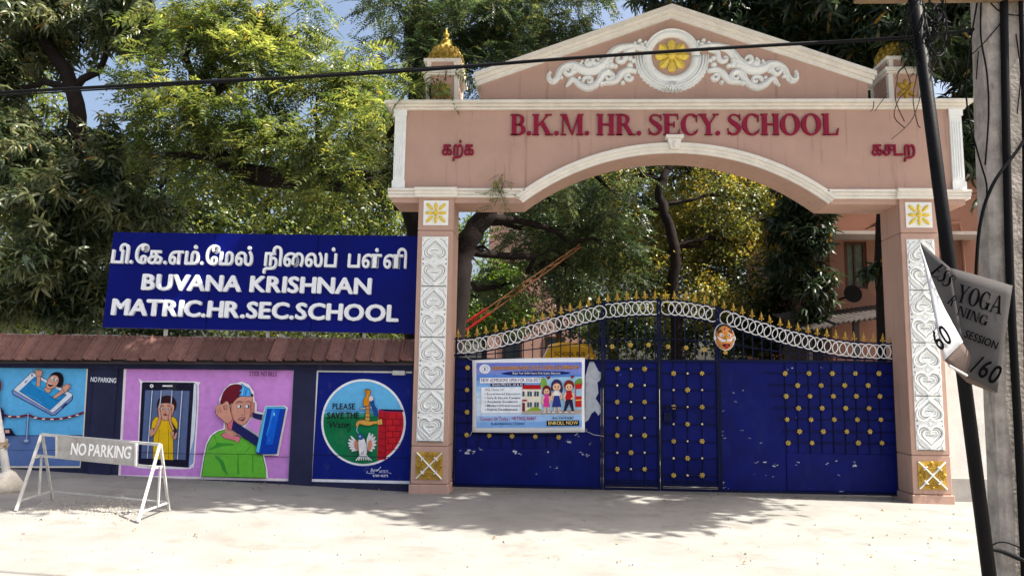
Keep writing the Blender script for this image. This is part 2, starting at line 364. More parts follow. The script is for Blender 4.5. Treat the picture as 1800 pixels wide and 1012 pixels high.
# ================================================================== ground
GRD = pm('ground_concrete', (.250, .241, .222), rough=.95, spec=.08, var=.16, scale=1.1, bump=.4, bscale=60, grime=(.20, .187, .165), gthr=.53, gscale=(1.8, 1.8, 1.8), spots=(.12, .108, .09), sthr=.63, sscale=34)
def sheet(name, xs, ys, zf, m):
    vs = [(x, y, zf(x, y)) for y in ys for x in xs]; n = len(xs)
    fs = [(j*n+i, j*n+i+1, (j+1)*n+i+1, (j+1)*n+i) for j in range(len(ys)-1) for i in range(n-1)]
    o = put(name, MB().add(vs, fs).mesh(name, m, True)); o['kind'] = 'structure'; return o
def gz(x, y):
    near = max(0, 1-abs(y+2)/9)*max(0, 1-abs(x)/12)
    return gh(x, y) + near*.012*(sin(3.1*x+1.7*y)+sin(1.3*x-2.9*y+1))*.5 - .012*near - .004
gx = sorted(set([-400, -200, -90, -45, -25, -16] + [round(-12+.4*i, 2) for i in range(61)] + [16, 25, 45, 90, 200, 400]))
gy = sorted(set([-400, -150, -60, -30, -18] + [round(-12+.4*i, 2) for i in range(36)] + [4, 7, 12, 20, 40, 90, 200, 400]))
sheet('ground', gx, gy, gz, GRD)

# ================================================================== gateway arch
XC = 1.786
gw = thing('gateway_arch', 'pink plastered school gateway arch with pediment, gold flowers and white carved pillars', 'gateway', (XC, .3, 0))
PL = (-1.87, -1.36); PR = (4.91, 5.42); DEP = .64
zb = A(760, 346, 0).z                           # top of pillars
ZP = lambda v: A(764, v, 0).z
def heart(cx, cz, w, h, flip, k=26):
    out = []
    for i in range(k+1):
        t = 2*pi*i/k; x = 16*sin(t)**3/16; y = (13*cos(t)-5*cos(2*t)-2*cos(3*t)-cos(4*t))/15
        out.append((cx+x*w/2, cz+(y+.1)*h/2*(-1 if flip else 1)))
    return out
def heart_tile(w, h):
    mb = MB(); mb.box(-w/2, w/2, -.012, .02, -h/2, h/2)
    for q, fl in ((h*.245, True), (-h*.245, False)):
        mb.relief(heart(0, q, w*.93, h*.44, fl), .03, -.012, .022, 0)
        mb.relief(heart(0, q, w*.80, h*.375, fl), .008, -.0122, .003, 1, 3)
        mb.relief(heart(0, q*1.0, w*.52, h*.25, fl), .022, -.012, .018, 0)
        mb.relief(heart(0, q*1.0, w*.62, h*.30, fl), .006, -.0122, .003, 1, 3)
        s = -1 if fl else 1
        mb.relief([(-.05, q+s*.03), (-.02, q+s*.045), (0, q+s*.03), (.02, q+s*.045), (.05, q+s*.03)], .018, -.012, .016, 0)
        mb.relief([(-.055, q+s*.018), (0, q+s*.012), (.055, q+s*.018)], .007, -.0122, .003, 1, 3)
        mb.bump_oval((0, q-s*.03), .014, .02, -.012, .014, 0, 0, 8)
        for dx in (-1, 1):
            mb.bump_oval((dx*w*.42, q-s*h*.19), .02, .026, -.012, .02, 0, 0, 8); mb.bump_oval((dx*w*.44, q+s*h*.2), .012, .012, -.0121, .006, 1, 0, 6)
            mb.relief([(dx*w*.47, q-s*h*.05), (dx*w*.36, q-s*h*.16), (dx*w*.2, q-s*h*.215)], .007, -.0122, .003, 1, 3)
    mb.bump_oval((0, 0), .022, .018, -.012, .028, 0, 0, 8)
    mb.box(-w/2+.01, w/2-.01, -.02, -.011, -h/2, -h/2+.012, 1)
    mb.relief([(-w/2+.01, h/2-.006), (w/2-.01, h/2-.006)], .012, -.012, .012, 0)
    return mb.mesh('heart_tile', [WHITE, GRIME], False)
def flower_tile(s):
    mb = MB(); mb.box(-s/2, s/2, -.012, .02, -s/2, s/2)
    for k in range(8):
        a = k*pi/4; r = s*.27 if k % 2 == 0 else s*.36
        L = s*.17 if k % 2 == 0 else s*.2
        mb.bump_oval((cos(a)*r, sin(a)*r), L, s*.075, -.012, .03, 1, a, 12)
    mb.bump_oval((0, 0), s*.12, s*.12, -.012, .045, 1); return mb.mesh('flower_tile', [WHITE, GOLDY])
def cross_tile(s):
    mb = MB(); mb.box(-s/2, s/2, -.010, .02, -s/2, s/2, 0)
    for k in range(4):
        a = k*pi/2
        for q in range(3):
            rr = s*(.10+.06*q)
            mb.relief([(cos(a)*s*.46+rr*cos(a+pi+t), sin(a)*s*.46+rr*sin(a+pi+t)) for t in np.linspace(-1.25, 1.25, 9)], s*.055, -.010, .02, 0)
        mb.bump_oval((cos(a)*s*.44, sin(a)*s*.44), s*.07, s*.07, -.01, .025, 0, 0, 10)
    for sg in (1, -1):
        mb.relief([(-s*.48, -s*.48*sg), (s*.48, s*.48*sg)], s*.055, -.012-.001*sg, .03, 1)
        for t in (-.27, .27):
            d = 1 if t > 0 else -1
            mb.relief([(t*s-d*s*.09, (t*s+d*s*.03)*sg), (t*s, t*s*sg), (t*s+d*s*.03, (t*s-d*s*.09)*sg)], s*.045, -.012, .036, 1)
    return mb.mesh('cross_tile', [GOLD, WHITE])
tw = .375; zr0, zr1 = ZP(776), ZP(416); th = (zr1-zr0)/4
me_h, me_f, me_x = heart_tile(tw, th), flower_tile(ZP(353)-ZP(396)), cross_tile(ZP(794)-ZP(842))
for (x0, x1) in (PL, PR):
    xc = (x0+x1)/2
    mb = MB(); cuts = [-.25, ZP(851), ZP(784), ZP(405), zb+.02]
    for i in range(4):                           # pillar blocks with scored grooves between
        g = .006; e = .02 if i == 0 else 0
        mb.box(x0-e, x1+e, -e, DEP, cuts[i]+(g if i else 0), cuts[i+1]-g)
        if i: mb.box(x0+.008, x1-.008, .008, DEP-.01, cuts[i]-g, cuts[i]+g)
    p = build(mb, 'pillar', PINK, gw, bev=.006)
    for k in range(4): put('heart_tile', me_h, p, T(xc, 0, zr1-th*(k+.5)))
    put('flower_tile', me_f, p, T(xc, 0, (ZP(353)+ZP(396))/2)); put('cross_tile', me_x, p, T(xc, 0, (ZP(794)+ZP(842))/2))
# beam with the segmental opening
xb0, xb1 = A(693, 260, .03).x, 2*XC-A(693, 260, .03).x
zs = A(1184, 358, .03).z; zt = A(1184, 194, .03).z; YB = .03
ha = (A(1455, 345, .03).x-A(919, 345, .03).x)/2; crown = A(1184, 270, .03).z
Ra = (ha**2+(crown-zs)**2)/(2*(crown-zs)); a_max = math.asin(ha/Ra); ca = crown-Ra
def arcpts(off, n=28, ext=0):
    R = Ra+off; return [(XC+R*sin(t), ca+R*cos(t)) for t in np.linspace(-a_max-ext, a_max+ext, n+1)]
poly = [(xb0, zs), (XC-ha, zs)]+arcpts(0)[1:-1]+[(XC+ha, zs), (xb1, zs), (xb1, zt), (xb0, zt)]
build(MB().prism(poly, YB, YB+.60), 'beam', PINK, gw)
# lower moulding: straight runs, arch band, capital breaks over the pillars
mm = (MB(), MB()); zm0, zm1 = A(800, 347, 0).z, A(800, 332, 0).z; hh = (zm1-zm0)
for (a, b) in ((0, .34), (.34, .7), (.7, 1)):
    pr = (.035, .055, .08)[int(a*3)]
    for k, (xa, xb, (x0, x1)) in enumerate(((xb0-.06, XC-ha+.03, PL), (XC+ha-.03, xb1+.06, PR))):
        mm[k].box(xa, xb, YB-pr, YB+.02, zm0+hh*a+.001, zm0+hh*b); mm[k].box(x0-.05, x1+.05, YB-pr-.05, YB-pr+.01, zm0+hh*a-.004, zm0+hh*b+.003)
for k, x0 in enumerate((xb0-.06, xb1+.002)): mm[k].box(x0, x0+.058, YB+.0, YB+.62, zm0, zm1-.002); build(mm[k], 'lower_moulding', CREAM, gw, bev=.004)
m = MB()
for i, (a, b) in enumerate(((.002, .045), (.045, .09), (.09, .14))):
    m.band(arcpts(b, 28, .004*i), arcpts(a, 28, .004*i), YB-(.035, .055, .08)[i], YB+.02)
build(m, 'arch_moulding', CREAM, gw)
m = MB(); zk0, zk1 = A(1184, 262, YB-.1).z, A(1184, 236, YB-.15).z
m.hexa([(XC-.06, YB-.11, zk0), (XC+.06, YB-.11, zk0), (XC+.06, YB, zk0), (XC-.06, YB, zk0)], [(XC-.1, YB-.13, zk1-.05), (XC+.1, YB-.13, zk1-.05), (XC+.1, YB, zk1-.05), (XC-.1, YB, zk1-.05)])
m.box(XC-.125, XC+.125, YB-.15, YB, zk1-.049, zk1); m.bump_oval((XC, (zk0+zk1)/2-.03), .04, .05, YB-.115, .03)
build(m, 'keystone', CREAM, gw, bev=.004)
# fluted end pilasters
for sg in (-1, 1):
    xa = XC+sg*((xb1-xb0)/2-.085); m = MB(); z0, z1 = zm1+.001, zt-.001
    m.box(xa-.082, xa+.082, YB-.03, YB+.01, z0, z1); m.box(xa-.095, xa+.095, YB-.045, YB-.028, z0, z0+.12); m.box(xa-.095, xa+.095, YB-.05, YB-.028, z1-.1, z1)
    for k in range(4): m.relief([(xa-.051+k*.034, z0+.18), (xa-.051+k*.034, z1-.18)], .02, YB-.03, .012)
    build(m, 'fluted_pilaster', WHITE, gw)
# upper cornice
zc1 = A(1184, 179, 0).z; m = MB(); hh = zc1-zt
for i, (a, b, pr) in enumerate(((0, .3, .05), (.3, .62, .09), (.62, 1, .14))):
    m.box(xb0-pr, xb1+pr, YB-pr, YB+.6+pr, zt+hh*a+.001, zt+hh*b)
build(m, 'cornice', CREAM, gw, bev=.004)
# pediment with raking mouldings
xl = A(845, 160, .1).x; xr = 2*XC-xl; zpe = A(1184, 143, .1).z; zap = A(1184, 28, .1).z; YP = .10
build(MB().prism([(xl, zc1+.001), (xr, zc1+.001), (xr, zpe), (XC, zap), (xl, zpe)], YP, YP+.42), 'pediment', PINK, gw)
sl_ = (zap-zpe)/(XC-xl); m = MB()
for i, (a, b, pr) in enumerate(((-.05, .02, .03), (.02, .075, .06), (.075, .14, .10))):
    e = .06+.02*i
    for sg in (-1, 1):
        f = lambda o: [(XC+sg*(XC-xl+e), zpe-sl_*e+o), (XC, zap+o)]
        pa, pb = f(b), f(a)
        if sg > 0: pa, pb = pa[::-1], pb[::-1]
        m.band(pa, pb, YP-pr, YP+.44+pr)
build(m, 'raking_moulding', CREAM, gw)
# carved ornament in the pediment
c0 = A(1180, 100, YP); c0.x = XC; Sm = mpp(YP)
def Z1(x, y): return (c0.x+(x-1725)/7.2*Sm, c0.z-(y-440)/7.2*Sm)
m = MB(); C2 = (c0.x, c0.z)
circ = lambda r, a0=0, a1=360, n=40: [(C2[0]+r*Sm*cos(radians(t)), C2[1]+r*Sm*sin(radians(t))) for t in np.linspace(a0, a1, n+1)]
m.relief(circ(44), .125, YP, .06); m.relief(circ(50, 20, 160, 30), .03, YP, .07)
build(m, 'medallion_ring', WHITE, gw, True)
m = MB()
for r, wd, h in ((52, .05, .05), (57, .05, .065), (62, .05, .05), (66, .035, .035)):
    m.relief(circ(r, 178, 362, 40), [wd*(.5+.5*min(1, 6*t*(1-t))) for t in np.linspace(.03, .97, 41)], YP, h)
for t in range(200, 344, 7): m.bump_oval((C2[0]+67.5*Sm*cos(radians(t)), C2[1]+67.5*Sm*sin(radians(t))), .018, .018, YP, .025, 0, 0, 7)
for k in range(-3, 4): m.relief([(C2[0]+k*.012, C2[1]-50*Sm), (C2[0]+k*.045, C2[1]-68*Sm+abs(k)*.008)], [.02, .045], YP-.03, .06)
build(m, 'crescent_garland', WHITE, gw, True)
ups = [[(1400, 345), (1300, 312), (1150, 300), (1000, 340), (915, 430), (850, 520), (740, 600), (620, 625), (520, 590), (450, 555), (350, 560), (270, 620), (230, 720), (175, 775), (125, 745), (118, 680), (142, 645)],
       [(1240, 340), (1140, 380), (1120, 460), (1080, 510), (1025, 505), (1015, 465), (1050, 450)],
       [(900, 500), (830, 540), (740, 545), (690, 500), (710, 450), (760, 460), (765, 495)],
       [(440, 560), (432, 640), (390, 690), (340, 672), (325, 630), (360, 612), (378, 640)],
       [(640, 470), (600, 520), (620, 580), (680, 600)], [(560, 500), (520, 560), (540, 610)],
       [(1270, 650), (1160, 625), (1070, 670), (1010, 755), (960, 790), (880, 800), (790, 815)],
       [(955, 760), (955, 700), (890, 655), (820, 690), (775, 770), (710, 840), (620, 868), (530, 828), (470, 775), (420, 750), (385, 800), (340, 852)],
       [(1210, 720), (1180, 765), (1130, 745), (1125, 700), (1165, 690), (1180, 715)],
       [(560, 790), (580, 740), (630, 722), (680, 745), (675, 790), (640, 795), (632, 765)],
       [(940, 720), (925, 755), (880, 750), (870, 715)]]
uw = [[70, 80, 85, 90, 100, 120, 130, 120, 110, 100, 80, 75, 70, 75, 60, 45, 28], [70, 70, 65, 60, 50, 40, 30], [60, 60, 55, 50, 45, 35, 25], [60, 60, 55, 50, 42, 34, 25], [35, 35, 35, 25], [30, 30, 22],
      [50, 75, 85, 75, 65, 60, 40], [50, 60, 80, 85, 75, 80, 85, 80, 65, 60, 55, 20], [50, 50, 45, 40, 35, 28], [40, 45, 48, 45, 40, 32, 24], [40, 40, 34, 26]]
dots = [(1310, 225, 34), (1245, 262, 30), (1385, 250, 30), (1335, 285, 40), (935, 560, 48), (930, 500, 34), (880, 575, 34), (990, 575, 34), (285, 725, 28), (460, 645, 34), (810, 820, 30), (1085, 800, 32), (880, 810, 24), (520, 735, 26), (1185, 470, 36), (1180, 560, 42), (1225, 500, 32), (640, 545, 60)]
for sg in (1, -1):
    m = MB(); mir = lambda p: (C2[0]+sg*(p[0]-C2[0]), p[1])
    for i, (pth, ww) in enumerate(zip(ups, uw)):
        c = cat_rom(pth, 4); n = len(c); w2 = [np.interp(k/(n-1), np.linspace(0, 1, len(ww)), ww)/7.2*Sm*1.2 for k in range(n)]
        pts = [mir(Z1(*p)) for p in c]; m.relief(pts, w2, YP+.0005*i, .055+.004*(i % 4))
        if i in (0, 6, 7):                       # incised line along the leaf
            m.relief(pts, [q*.34 for q in w2], YP-.045, .028)
    for x, y, r in dots: m.bump_oval(mir(Z1(x, y)), r/7.2*Sm, r/7.2*Sm, YP, .06, 0, 0, 9)
    build(m, 'carved_scroll', WHITE, gw, True)
m = MB()
for k in range(8):
    a = k*pi/4+pi/2; d = Vector((cos(a), sin(a))); n = Vector((-d.y, d.x)); P = Vector(C2)
    pts = [(.05, .014), (.10, .038), (.165, .060), (.215, .054), (.245, .018)]
    top = [P+d*r+n*w for r, w in pts]+[P+d*r-n*w for r, w in pts[::-1]]
    b = len(m.v); vs = [(q.x, YP-.02, q.y) for q in top]; base = [(q.x, YP+.001, q.y) for q in top]
    rib = [(P+d*r) for r, w in pts]; vs += base+[(q.x, YP-.05, q.y) for q in rib]
    nn = 10; fs = [(i, i+nn, (i+1) % nn+nn, (i+1) % nn) for i in range(nn)]
    fs += [(i, i+1, 20+i+1, 20+i) for i in range(4)]+[(9-i-1, 9-i, 20+i, 20+i+1) for i in range(4)]+[(4, 5, 24), (9, 0, 20)]
    m.add(vs, fs)
m.bump_oval(C2, .07, .07, YP, .075)
build(m, 'flower_medallion', GOLDY, gw)
# turrets with gold domes over the pillars
def turret(xc, label=None):
    hw = .25; y0, y1 = .12, .74; z0 = zc1+.001; m = MB()
    zA = A(772, 127, .12).z; zB = A(772, 106, .12).z
    m.box(xc-hw+.02, xc+hw-.02, y0+.03, y1, z0, zA-.05); m.box(xc-hw+.03, xc+hw-.03, y0+.02, y1-.02, zA+.03, zB-.03)
    t = build(m, 'turret', PINK, gw)
    m = MB()
    for sx in (-1, 1):
        for yy in (y0, y1-.08):
            xx = xc+sx*(hw-.035); m.box(xx-.035, xx+.035, yy, yy+.08, z0, zA-.05)
    m.box(xc-hw-.03, xc+hw+.03, y0-.03, y1+.03, zA-.05, zA-.02); m.box(xc-hw-.06, xc+hw+.06, y0-.06, y1+.06, zA-.02, zA+.03)
    for sx in (-1, 1): xx = xc+sx*(hw-.05); m.box(xx-.03, xx+.03, y0-.005, y0+.06, zA+.03, zB-.03)
    m.box(xc-hw-.03, xc+hw+.03, y0-.03, y1+.03, zB-.03, zB+.02); build(m, 'turret_moulding', CREAM, t, bev=.004)
    m = MB(); zf = (z0+zA-.05)/2
    for a in (40, 140, 220, 320, 90, 270): m.bump_oval((xc+.075*cos(radians(a)), zf+.075*sin(radians(a))), .085, .036, y0+.03, .035, 0, radians(a))
    m.bump_oval((xc, zf), .035, .035, y0+.03, .05); build(m, 'gold_flower', GOLD, t)
    zT = A(772, 44, .3).z; H = zT-zB; m = MB(); yc = (y0+y1)/2
    pr = [(.245, .02), (.265, .10), (.25, .24), (.21, .38), (.14, .50), (.095, .58), (.075, .62), (.085, .66), (.06, .70), (.03, .73), (.028, .78), (.05, .82), (.042, .86), (.015, .89), (.022, .93), (.004, 1.0)]
    m.lathe([(r, z*H+zB) for r, z in pr], (xc, yc, 0), 32, 0, .035, 8)
    for k in range(16):
        for j, (rr, zz) in enumerate(((.265, .07), (.262, .18), (.235, .29), (.19, .41))):
            a = 2*pi*(k+.5*(j % 2))/16; m.ball((xc+rr*cos(a), yc+rr*sin(a), zB+zz*H), (.03, .03, .045), 6, 4)
    d = build(m, 'gold_dome', pm('dome_old_gold', (.36, .245, .04), rough=.55, var=.4, scale=16, bump=.4, bscale=50, metal=.2, grime=(.16, .10, .025), gthr=.52, gscale=(14, 14, 14)), t, True)
turret((PL[0]+PL[1])/2+.02); turret((PR[0]+PR[1])/2-.02)
# lettering on the beam
NF = Vector((0, -1, 0))
letters(list('B.K.M. HR. SECY. SCHOOL'), A(897, 238.5, YB), Vector((A(1474, 237, YB).x, YB, A(897, 238.5, YB).z)), mpp(YB)*39, 1.0, NF, .035, MAROON, gw, gap=.045, space=.27, glyphfn=roman)
zl = A(800, 273, YB).z
letters(['க', 'ற்', 'க'], Vector((A(777, 273, YB).x, YB, zl)), Vector((A(833, 273, YB).x, YB, zl)), mpp(YB)*19, .56, NF, .03, MAROON, gw, gap=.06, offset=.022)
letters(['க', 'ச', 'ட', 'ற'], Vector((A(1532, 273, YB).x, YB, zl)), Vector((A(1608, 273, YB).x, YB, zl)), mpp(YB)*19, .56, NF, .03, MAROON, gw, gap=.06, offset=.022)

# ================================================================== gates
YG = .46
def gx_(u, v=760): return A(u, v, YG).x
def gz_(v, u): return A(u, v, YG).z
# shared little pieces
def ring_mesh(r, t):
    m = MB(); n = 16; vs = []; k = 4
    for i in range(n):
        a = 2*pi*i/n
        for j in range(k):
            b = 2*pi*j/k; q = r+t*cos(b); vs.append((q*cos(a), t*sin(b), q*sin(a)))
    m.add(vs, [(i*k+j, i*k+(j+1) % k, ((i+1) % n)*k+(j+1) % k, ((i+1) % n)*k+j) for i in range(n) for j in range(k)])
    return m.mesh('ring', RINGW, True)
ME_RING = ring_mesh(.098, .0078)
m = MB(); m.lathe([(.008, 0), (.008, .035), (.016, .045), (.008, .055), (.022, .085), (.014, .11), (.002, .155)], n=6); m.ball((-.026, 0, .05), (.016, .009, .014), 5, 3); m.ball((.026, 0, .05), (.016, .009, .014), 5, 3)
ME_FIN = m.mesh('spear_finial', GOLD)
m = MB()
for k in range(6): m.bump_oval((.026*cos(k*pi/3), .026*sin(k*pi/3)), .02, .015, 0, .016, 0, k*pi/3, 6)
m.bump_oval((0, 0), .014, .014, 0, .026, 0, 0, 6); ME_ROS = m.mesh('rosette', pm('rosette_brass', (.56, .40, .10), rough=.4, var=.25, scale=12, metal=.2))
m = MB(); m.bump_oval((0, 0), .019, .019, 0, .02, 0, 0, 8); ME_STUD = m.mesh('stud', pm('pale_brass', (.75, .66, .42), rough=.4, var=.2))
# the sweeping top line of the gate: centre of the ring band, photo pixels
topu = [795, 830, 880, 930, 980, 1030, 1070, 1110, 1155, 1200, 1240, 1280, 1330, 1380, 1430, 1480, 1530, 1580]
topv = [610, 608, 598, 584, 570, 555, 546, 542, 541, 543, 550, 560, 577, 592, 604, 613, 617, 619]
def ringz(u): return A(u, float(np.interp(u, topu, topv)), YG)
def leaf(name, label, u0, u1, zbot, ztop_v, solid, bars_from):
    x0, x1 = gx_(u0), gx_(u1); um = (u0+u1)/2; t = thing(name, label, 'gate', ((x0+x1)/2, YG, 0), 'blue gate panels between the pillars')
    z1 = gz_(ztop_v, um); f = MB(); w = .028
    zl = ringz(u0).z; zr = ringz(u1).z
    f.box(x0, x0+w, YG-.02, YG+.02, zbot, zl+.14); f.box(x1-w, x1, YG-.02, YG+.02, zbot, zr+.14)
    f.box(x0+w, x1-w, YG-.018, YG+.018, z1-.018, z1+.018); f.box(x0+w, x1-w, YG-.018, YG+.018, zbot, zbot+.035)
    for off in (-.115, .115):
        us = np.linspace(u0, u1, 14); f.tube([(ringz(u).x, YG+.004, ringz(u).z+off) for u in us], .011, 5)
    us = np.linspace(u0, u1, 14)
    mid = [(ringz(u).x, YG+.012, z1+.02+max(.0, (ringz(u).z-.115-z1)*.45)) for u in us]
    f.tube(mid, .008, 5); build(f, 'frame', BLUED, t)
    # rings in two interleaved rows, finials, pickets
    step = 13.2; n = int((u1-u0-12)/step); off = (u1-u0-n*step)/2
    for i in range(n+1):
        u = u0+off+i*step
        if i in (0, n) and n > 12: pass
        p = ringz(u); put('ring', ME_RING, t, T(p.x+random.gauss(0, .003), YG-.012-.016*(i % 2), p.z+random.gauss(0, .003)))
    nf = max(3, round((u1-u0)/16.4))
    for i in range(nf):
        u = u0+(i+.5)*(u1-u0)/nf; p = ringz(u); put('spear_finial', ME_FIN, t, T(p.x, YG+.004, p.z+.11) @ Matrix.Rotation(random.gauss(0, .05), 4, 'Y') @ Matrix.Rotation(random.gauss(0, .06), 4, 'X'))
        put('picket', picket(p.z-.115-z1), t, T(p.x, YG+.006, z1))
    sh = MB()
    for (a, b, c, d) in solid: sh.box(a, b, YG+.004, YG+.012, c, d)
    build(sh, 'sheet_panel', BLUE, t)
    return t, x0, x1, z1
_pk = {}
def picket(h):
    k = round(h, 2)
    if k not in _pk: _pk[k] = MB().box(-.007, .007, -.007, .007, 0, max(.02, h)).mesh('picket', BLUED)
    return _pk[k]
def grille(t, us, vs, xa, xb, za, zb2):
    for v in vs: pz = gz_(v, (us[0]+us[-1])/2); put('rod', MB().tube([(xa, YG-.014, pz), (xb, YG-.014, pz)], .0065, 5).mesh('rod', BLUED), t)
    for u in us: px = gx_(u, 710); put('rod', MB().tube([(px, YG-.006, za), (px, YG-.006, zb2)], .0065, 5).mesh('rod', BLUED), t)
def rosette(t, u, v, me=None, nm='rosette'): p = A(u, v, YG-.021); put(nm, me or ME_ROS, t, T(p.x, YG-.021, p.z) @ Matrix.Rotation(random.uniform(-.4, .4), 4, 'Y') @ Matrix.Scale(random.uniform(.78, .9), 4))
z0g = .03
xA, xB, xD, xE, xF = gx_(797), gx_(1060), gx_(1160), gx_(1265), gx_(1577)
zg = [gz_(632, 930), gz_(634, 1110), gz_(634, 1210), gz_(635, 1420)]
t, a, b, z1 = leaf('gate_leaf', 'wide blue left gate leaf behind the school banner, next to the left pillar', 797, 1060, z0g, 632, [(xA+.03, xB-.03, z0g, zg[0])], 0)
build(MB().box(a+.04, gx_(985), YG-.012, YG, z0g+.04, gz_(787, 900)), 'lower_plate', BLUE, t, bev=.004)
grille(t, [822+20*i for i in range(0, 9)], [646, 666, 685, 705, 724, 744, 764], a+.03, gx_(985), gz_(787, 900), z1)
for u, v in [(822, 646), (821, 685), (821, 724), (820, 764), (860, 765), (900, 766), (941, 767), (982, 768)]: rosette(t, u, v)
pe = [(1035, 640), (1040, 628), (1046, 640), (1052, 652), (1058, 655), (1055, 668), (1050, 672), (1052, 690), (1047, 700), (1055, 712), (1058, 722), (1052, 730), (1046, 722), (1040, 726), (1034, 738), (1028, 742), (1029, 700), (1029, 660)]
PEEL = pm('bare_primer_grey', (.40, .43, .47), rough=.7, var=.2, scale=14)
m = MB(); m.flat([xz(A(u, v, YG+.0025)) for u, v in pe], YG+.0025)
def speck(mb, u0, v0, r, y):
    for _ in range(random.randint(2, 5)):         # a chip breaks into ragged flakes and short scratches
        k = random.randint(7, 11); a = random.uniform(-.5, .5); e = random.uniform(.15, .6); cu, cv = u0+random.gauss(0, r*.7), v0+random.gauss(0, r*.45); s_ = r*random.uniform(.25, .95); pts = []
        for i in range(k):
            q = s_*random.uniform(.35, 1.35); X, Yv = q*cos(2*pi*i/k), q*e*sin(2*pi*i/k); pts.append(xz(A(cu+X*cos(a)-Yv*sin(a), cv+X*sin(a)+Yv*cos(a), y)))
        y -= .0002; mb.flat(pts, y)
for u, v, r in [(808, 792, 3), (828, 794, 8), (845, 789, 5), (905, 794, 6), (915, 797, 4), (962, 793, 3), (1000, 775, 4), (1003, 776, 6), (1024, 797, 7), (1032, 800, 5), (968, 820, 3), (978, 822, 4), (1015, 763, 5), (942, 832, 2), (1030, 755, 4), (1038, 780, 3)]: speck(m, u, v, r*.7, YG-.0135 if v > 788 and u < 985 else YG+.0025)
build(m, 'paint_peel', PEEL, t)['kind'] = 'stuff'
for u0, u1, cols, rows, us_top, lab in ((1060, 1160, (1085, 1109, 1133), (648, 677, 706, 734, 765, 795, 824), ((1076, 609), (1108, 606), (1140, 606)), 'blue wicket door with gold rosettes beside the wide left leaf'),
                                 (1160, 1265, (1184, 1208.5, 1234), (656, 685, 715, 745, 775, 805, 835), ((1174, 609), (1206, 611), (1238, 614)), 'blue wicket door with latch and gold rosettes left of the round mask')):
    xa, xb = gx_(u0), gx_(u1); zlow = gz_(852, (u0+u1)/2)
    t, a, b, z1 = leaf('gate_door', lab, u0+.6, u1-.6, z0g, 634, [(xa+.03, xb-.03, zlow, gz_(634, (u0+u1)/2))], 0)
    build(MB().box(a+.028, b-.028, YG-.016, YG+.016, zlow-.02, zlow+.012), 'cross_rail', BLUED, t)
    for i in range(5): put('slat', MB().box(a+.03, b-.03, YG-.004, YG+.008, z0g+.045+i*.024, z0g+.055+i*.024).mesh('slat', BLUED), t)
    grille(t, cols, rows, a+.028, b-.028, zlow, z1)
    for i, v in enumerate(rows):
        for j, u in enumerate(cols):
            if (i+j) % 2 == 0: rosette(t, u, v)
            else: rosette(t, u, v, ME_STUD, 'stud')
    for u, v in us_top: rosette(t, u, v)
    if u0 > 1100:
        m = MB(); p = A(1172, 715, YG); m.tube([(p.x-.06, YG-.045, p.z), (p.x+.26, YG-.045, p.z)], .012, 6); m.box(p.x-.02, p.x+.02, YG-.05, YG, p.z-.03, p.z+.03)
        q = A(1172, 728, YG); m.box(q.x-.05, q.x+.06, YG-.05, YG-.005, q.z-.09, q.z+.03); m.tube([(q.x+.1, YG-.03, q.z+.06), (q.x+.13, YG-.06, q.z), (q.x+.1, YG-.03, q.z-.08)], .01, 6)
        build(m, 'latch', BLUED, t)
t, a, b, z1 = leaf('gate_leaf', 'wide blue right gate leaf with rows of gold rosettes, next to the right pillar', 1265, 1577, z0g, 635, [(xE+.03, xF-.03, z0g, zg[3])], 0)
zlp = gz_(797, 1460)
build(MB().box(gx_(1381), b-.03, YG-.012, YG, z0g+.04, zlp), 'lower_plate', BLUE, t, bev=.004)
rows = (656, 677, 696, 717, 737, 758, 778)
for i, v in enumerate(rows):
    xa = gx_(1345+i*6); pz = gz_(v, 1460); put('rod', MB().tube([(xa, YG-.014, pz), (b-.03, YG-.014, pz)], .0065, 5).mesh('rod', BLUED), t)
for k in range(9):
    px = gx_(1381+k*20.6, 710); put('rod', MB().tube([(px, YG-.006, zlp), (px, YG-.006, z1)], .0065, 5).mesh('rod', BLUED), t)
for i, v in enumerate(rows):
    cs = (1380, 1422, 1463, 1503.5, 1545) if i % 2 == 0 else (1401, 1442.5, 1484, 1525)
    for j, u in enumerate(cs):
        if i == 6 and j == 2: continue
        rosette(t, u+i*.9, v)
rosette(t, 1275, 619)
m = MB()
for u, v, r in [(1386, 650, 5), (1392, 646, 3), (1294, 705, 4), (1307, 686, 3), (1271, 722, 3), (1269, 768, 6), (1268, 757, 4), (1306, 757, 4), (1330, 812, 4), (1348, 812, 6), (1362, 818, 5), (1400, 813, 7), (1452, 815, 4), (1466, 811, 5), (1500, 818, 7), (1503, 812, 4), (1346, 835, 2), (1360, 838, 2), (1425, 858, 2), (1272, 850, 7), (1278, 858, 4), (1268, 845, 4), (1445, 645, 3), (1318, 770, 2), (1475, 835, 3), (1480, 863, 4), (1325, 833, 2), (1340, 778, 3), (1290, 690, 2)]:
    speck(m, u, v, r*.62, YG-.0135 if (v > 797 and u > 1383) else YG+.0025)
build(m, 'paint_peel', PEEL, t)['kind'] = 'stuff'
for v in (672, 720, 825): build(MB().tube([(b-.005, YG-.01, gz_(v, 1575)-.05), (b-.005, YG-.01, gz_(v, 1575)+.05)], .018, 8), 'hinge', BLUED, t)

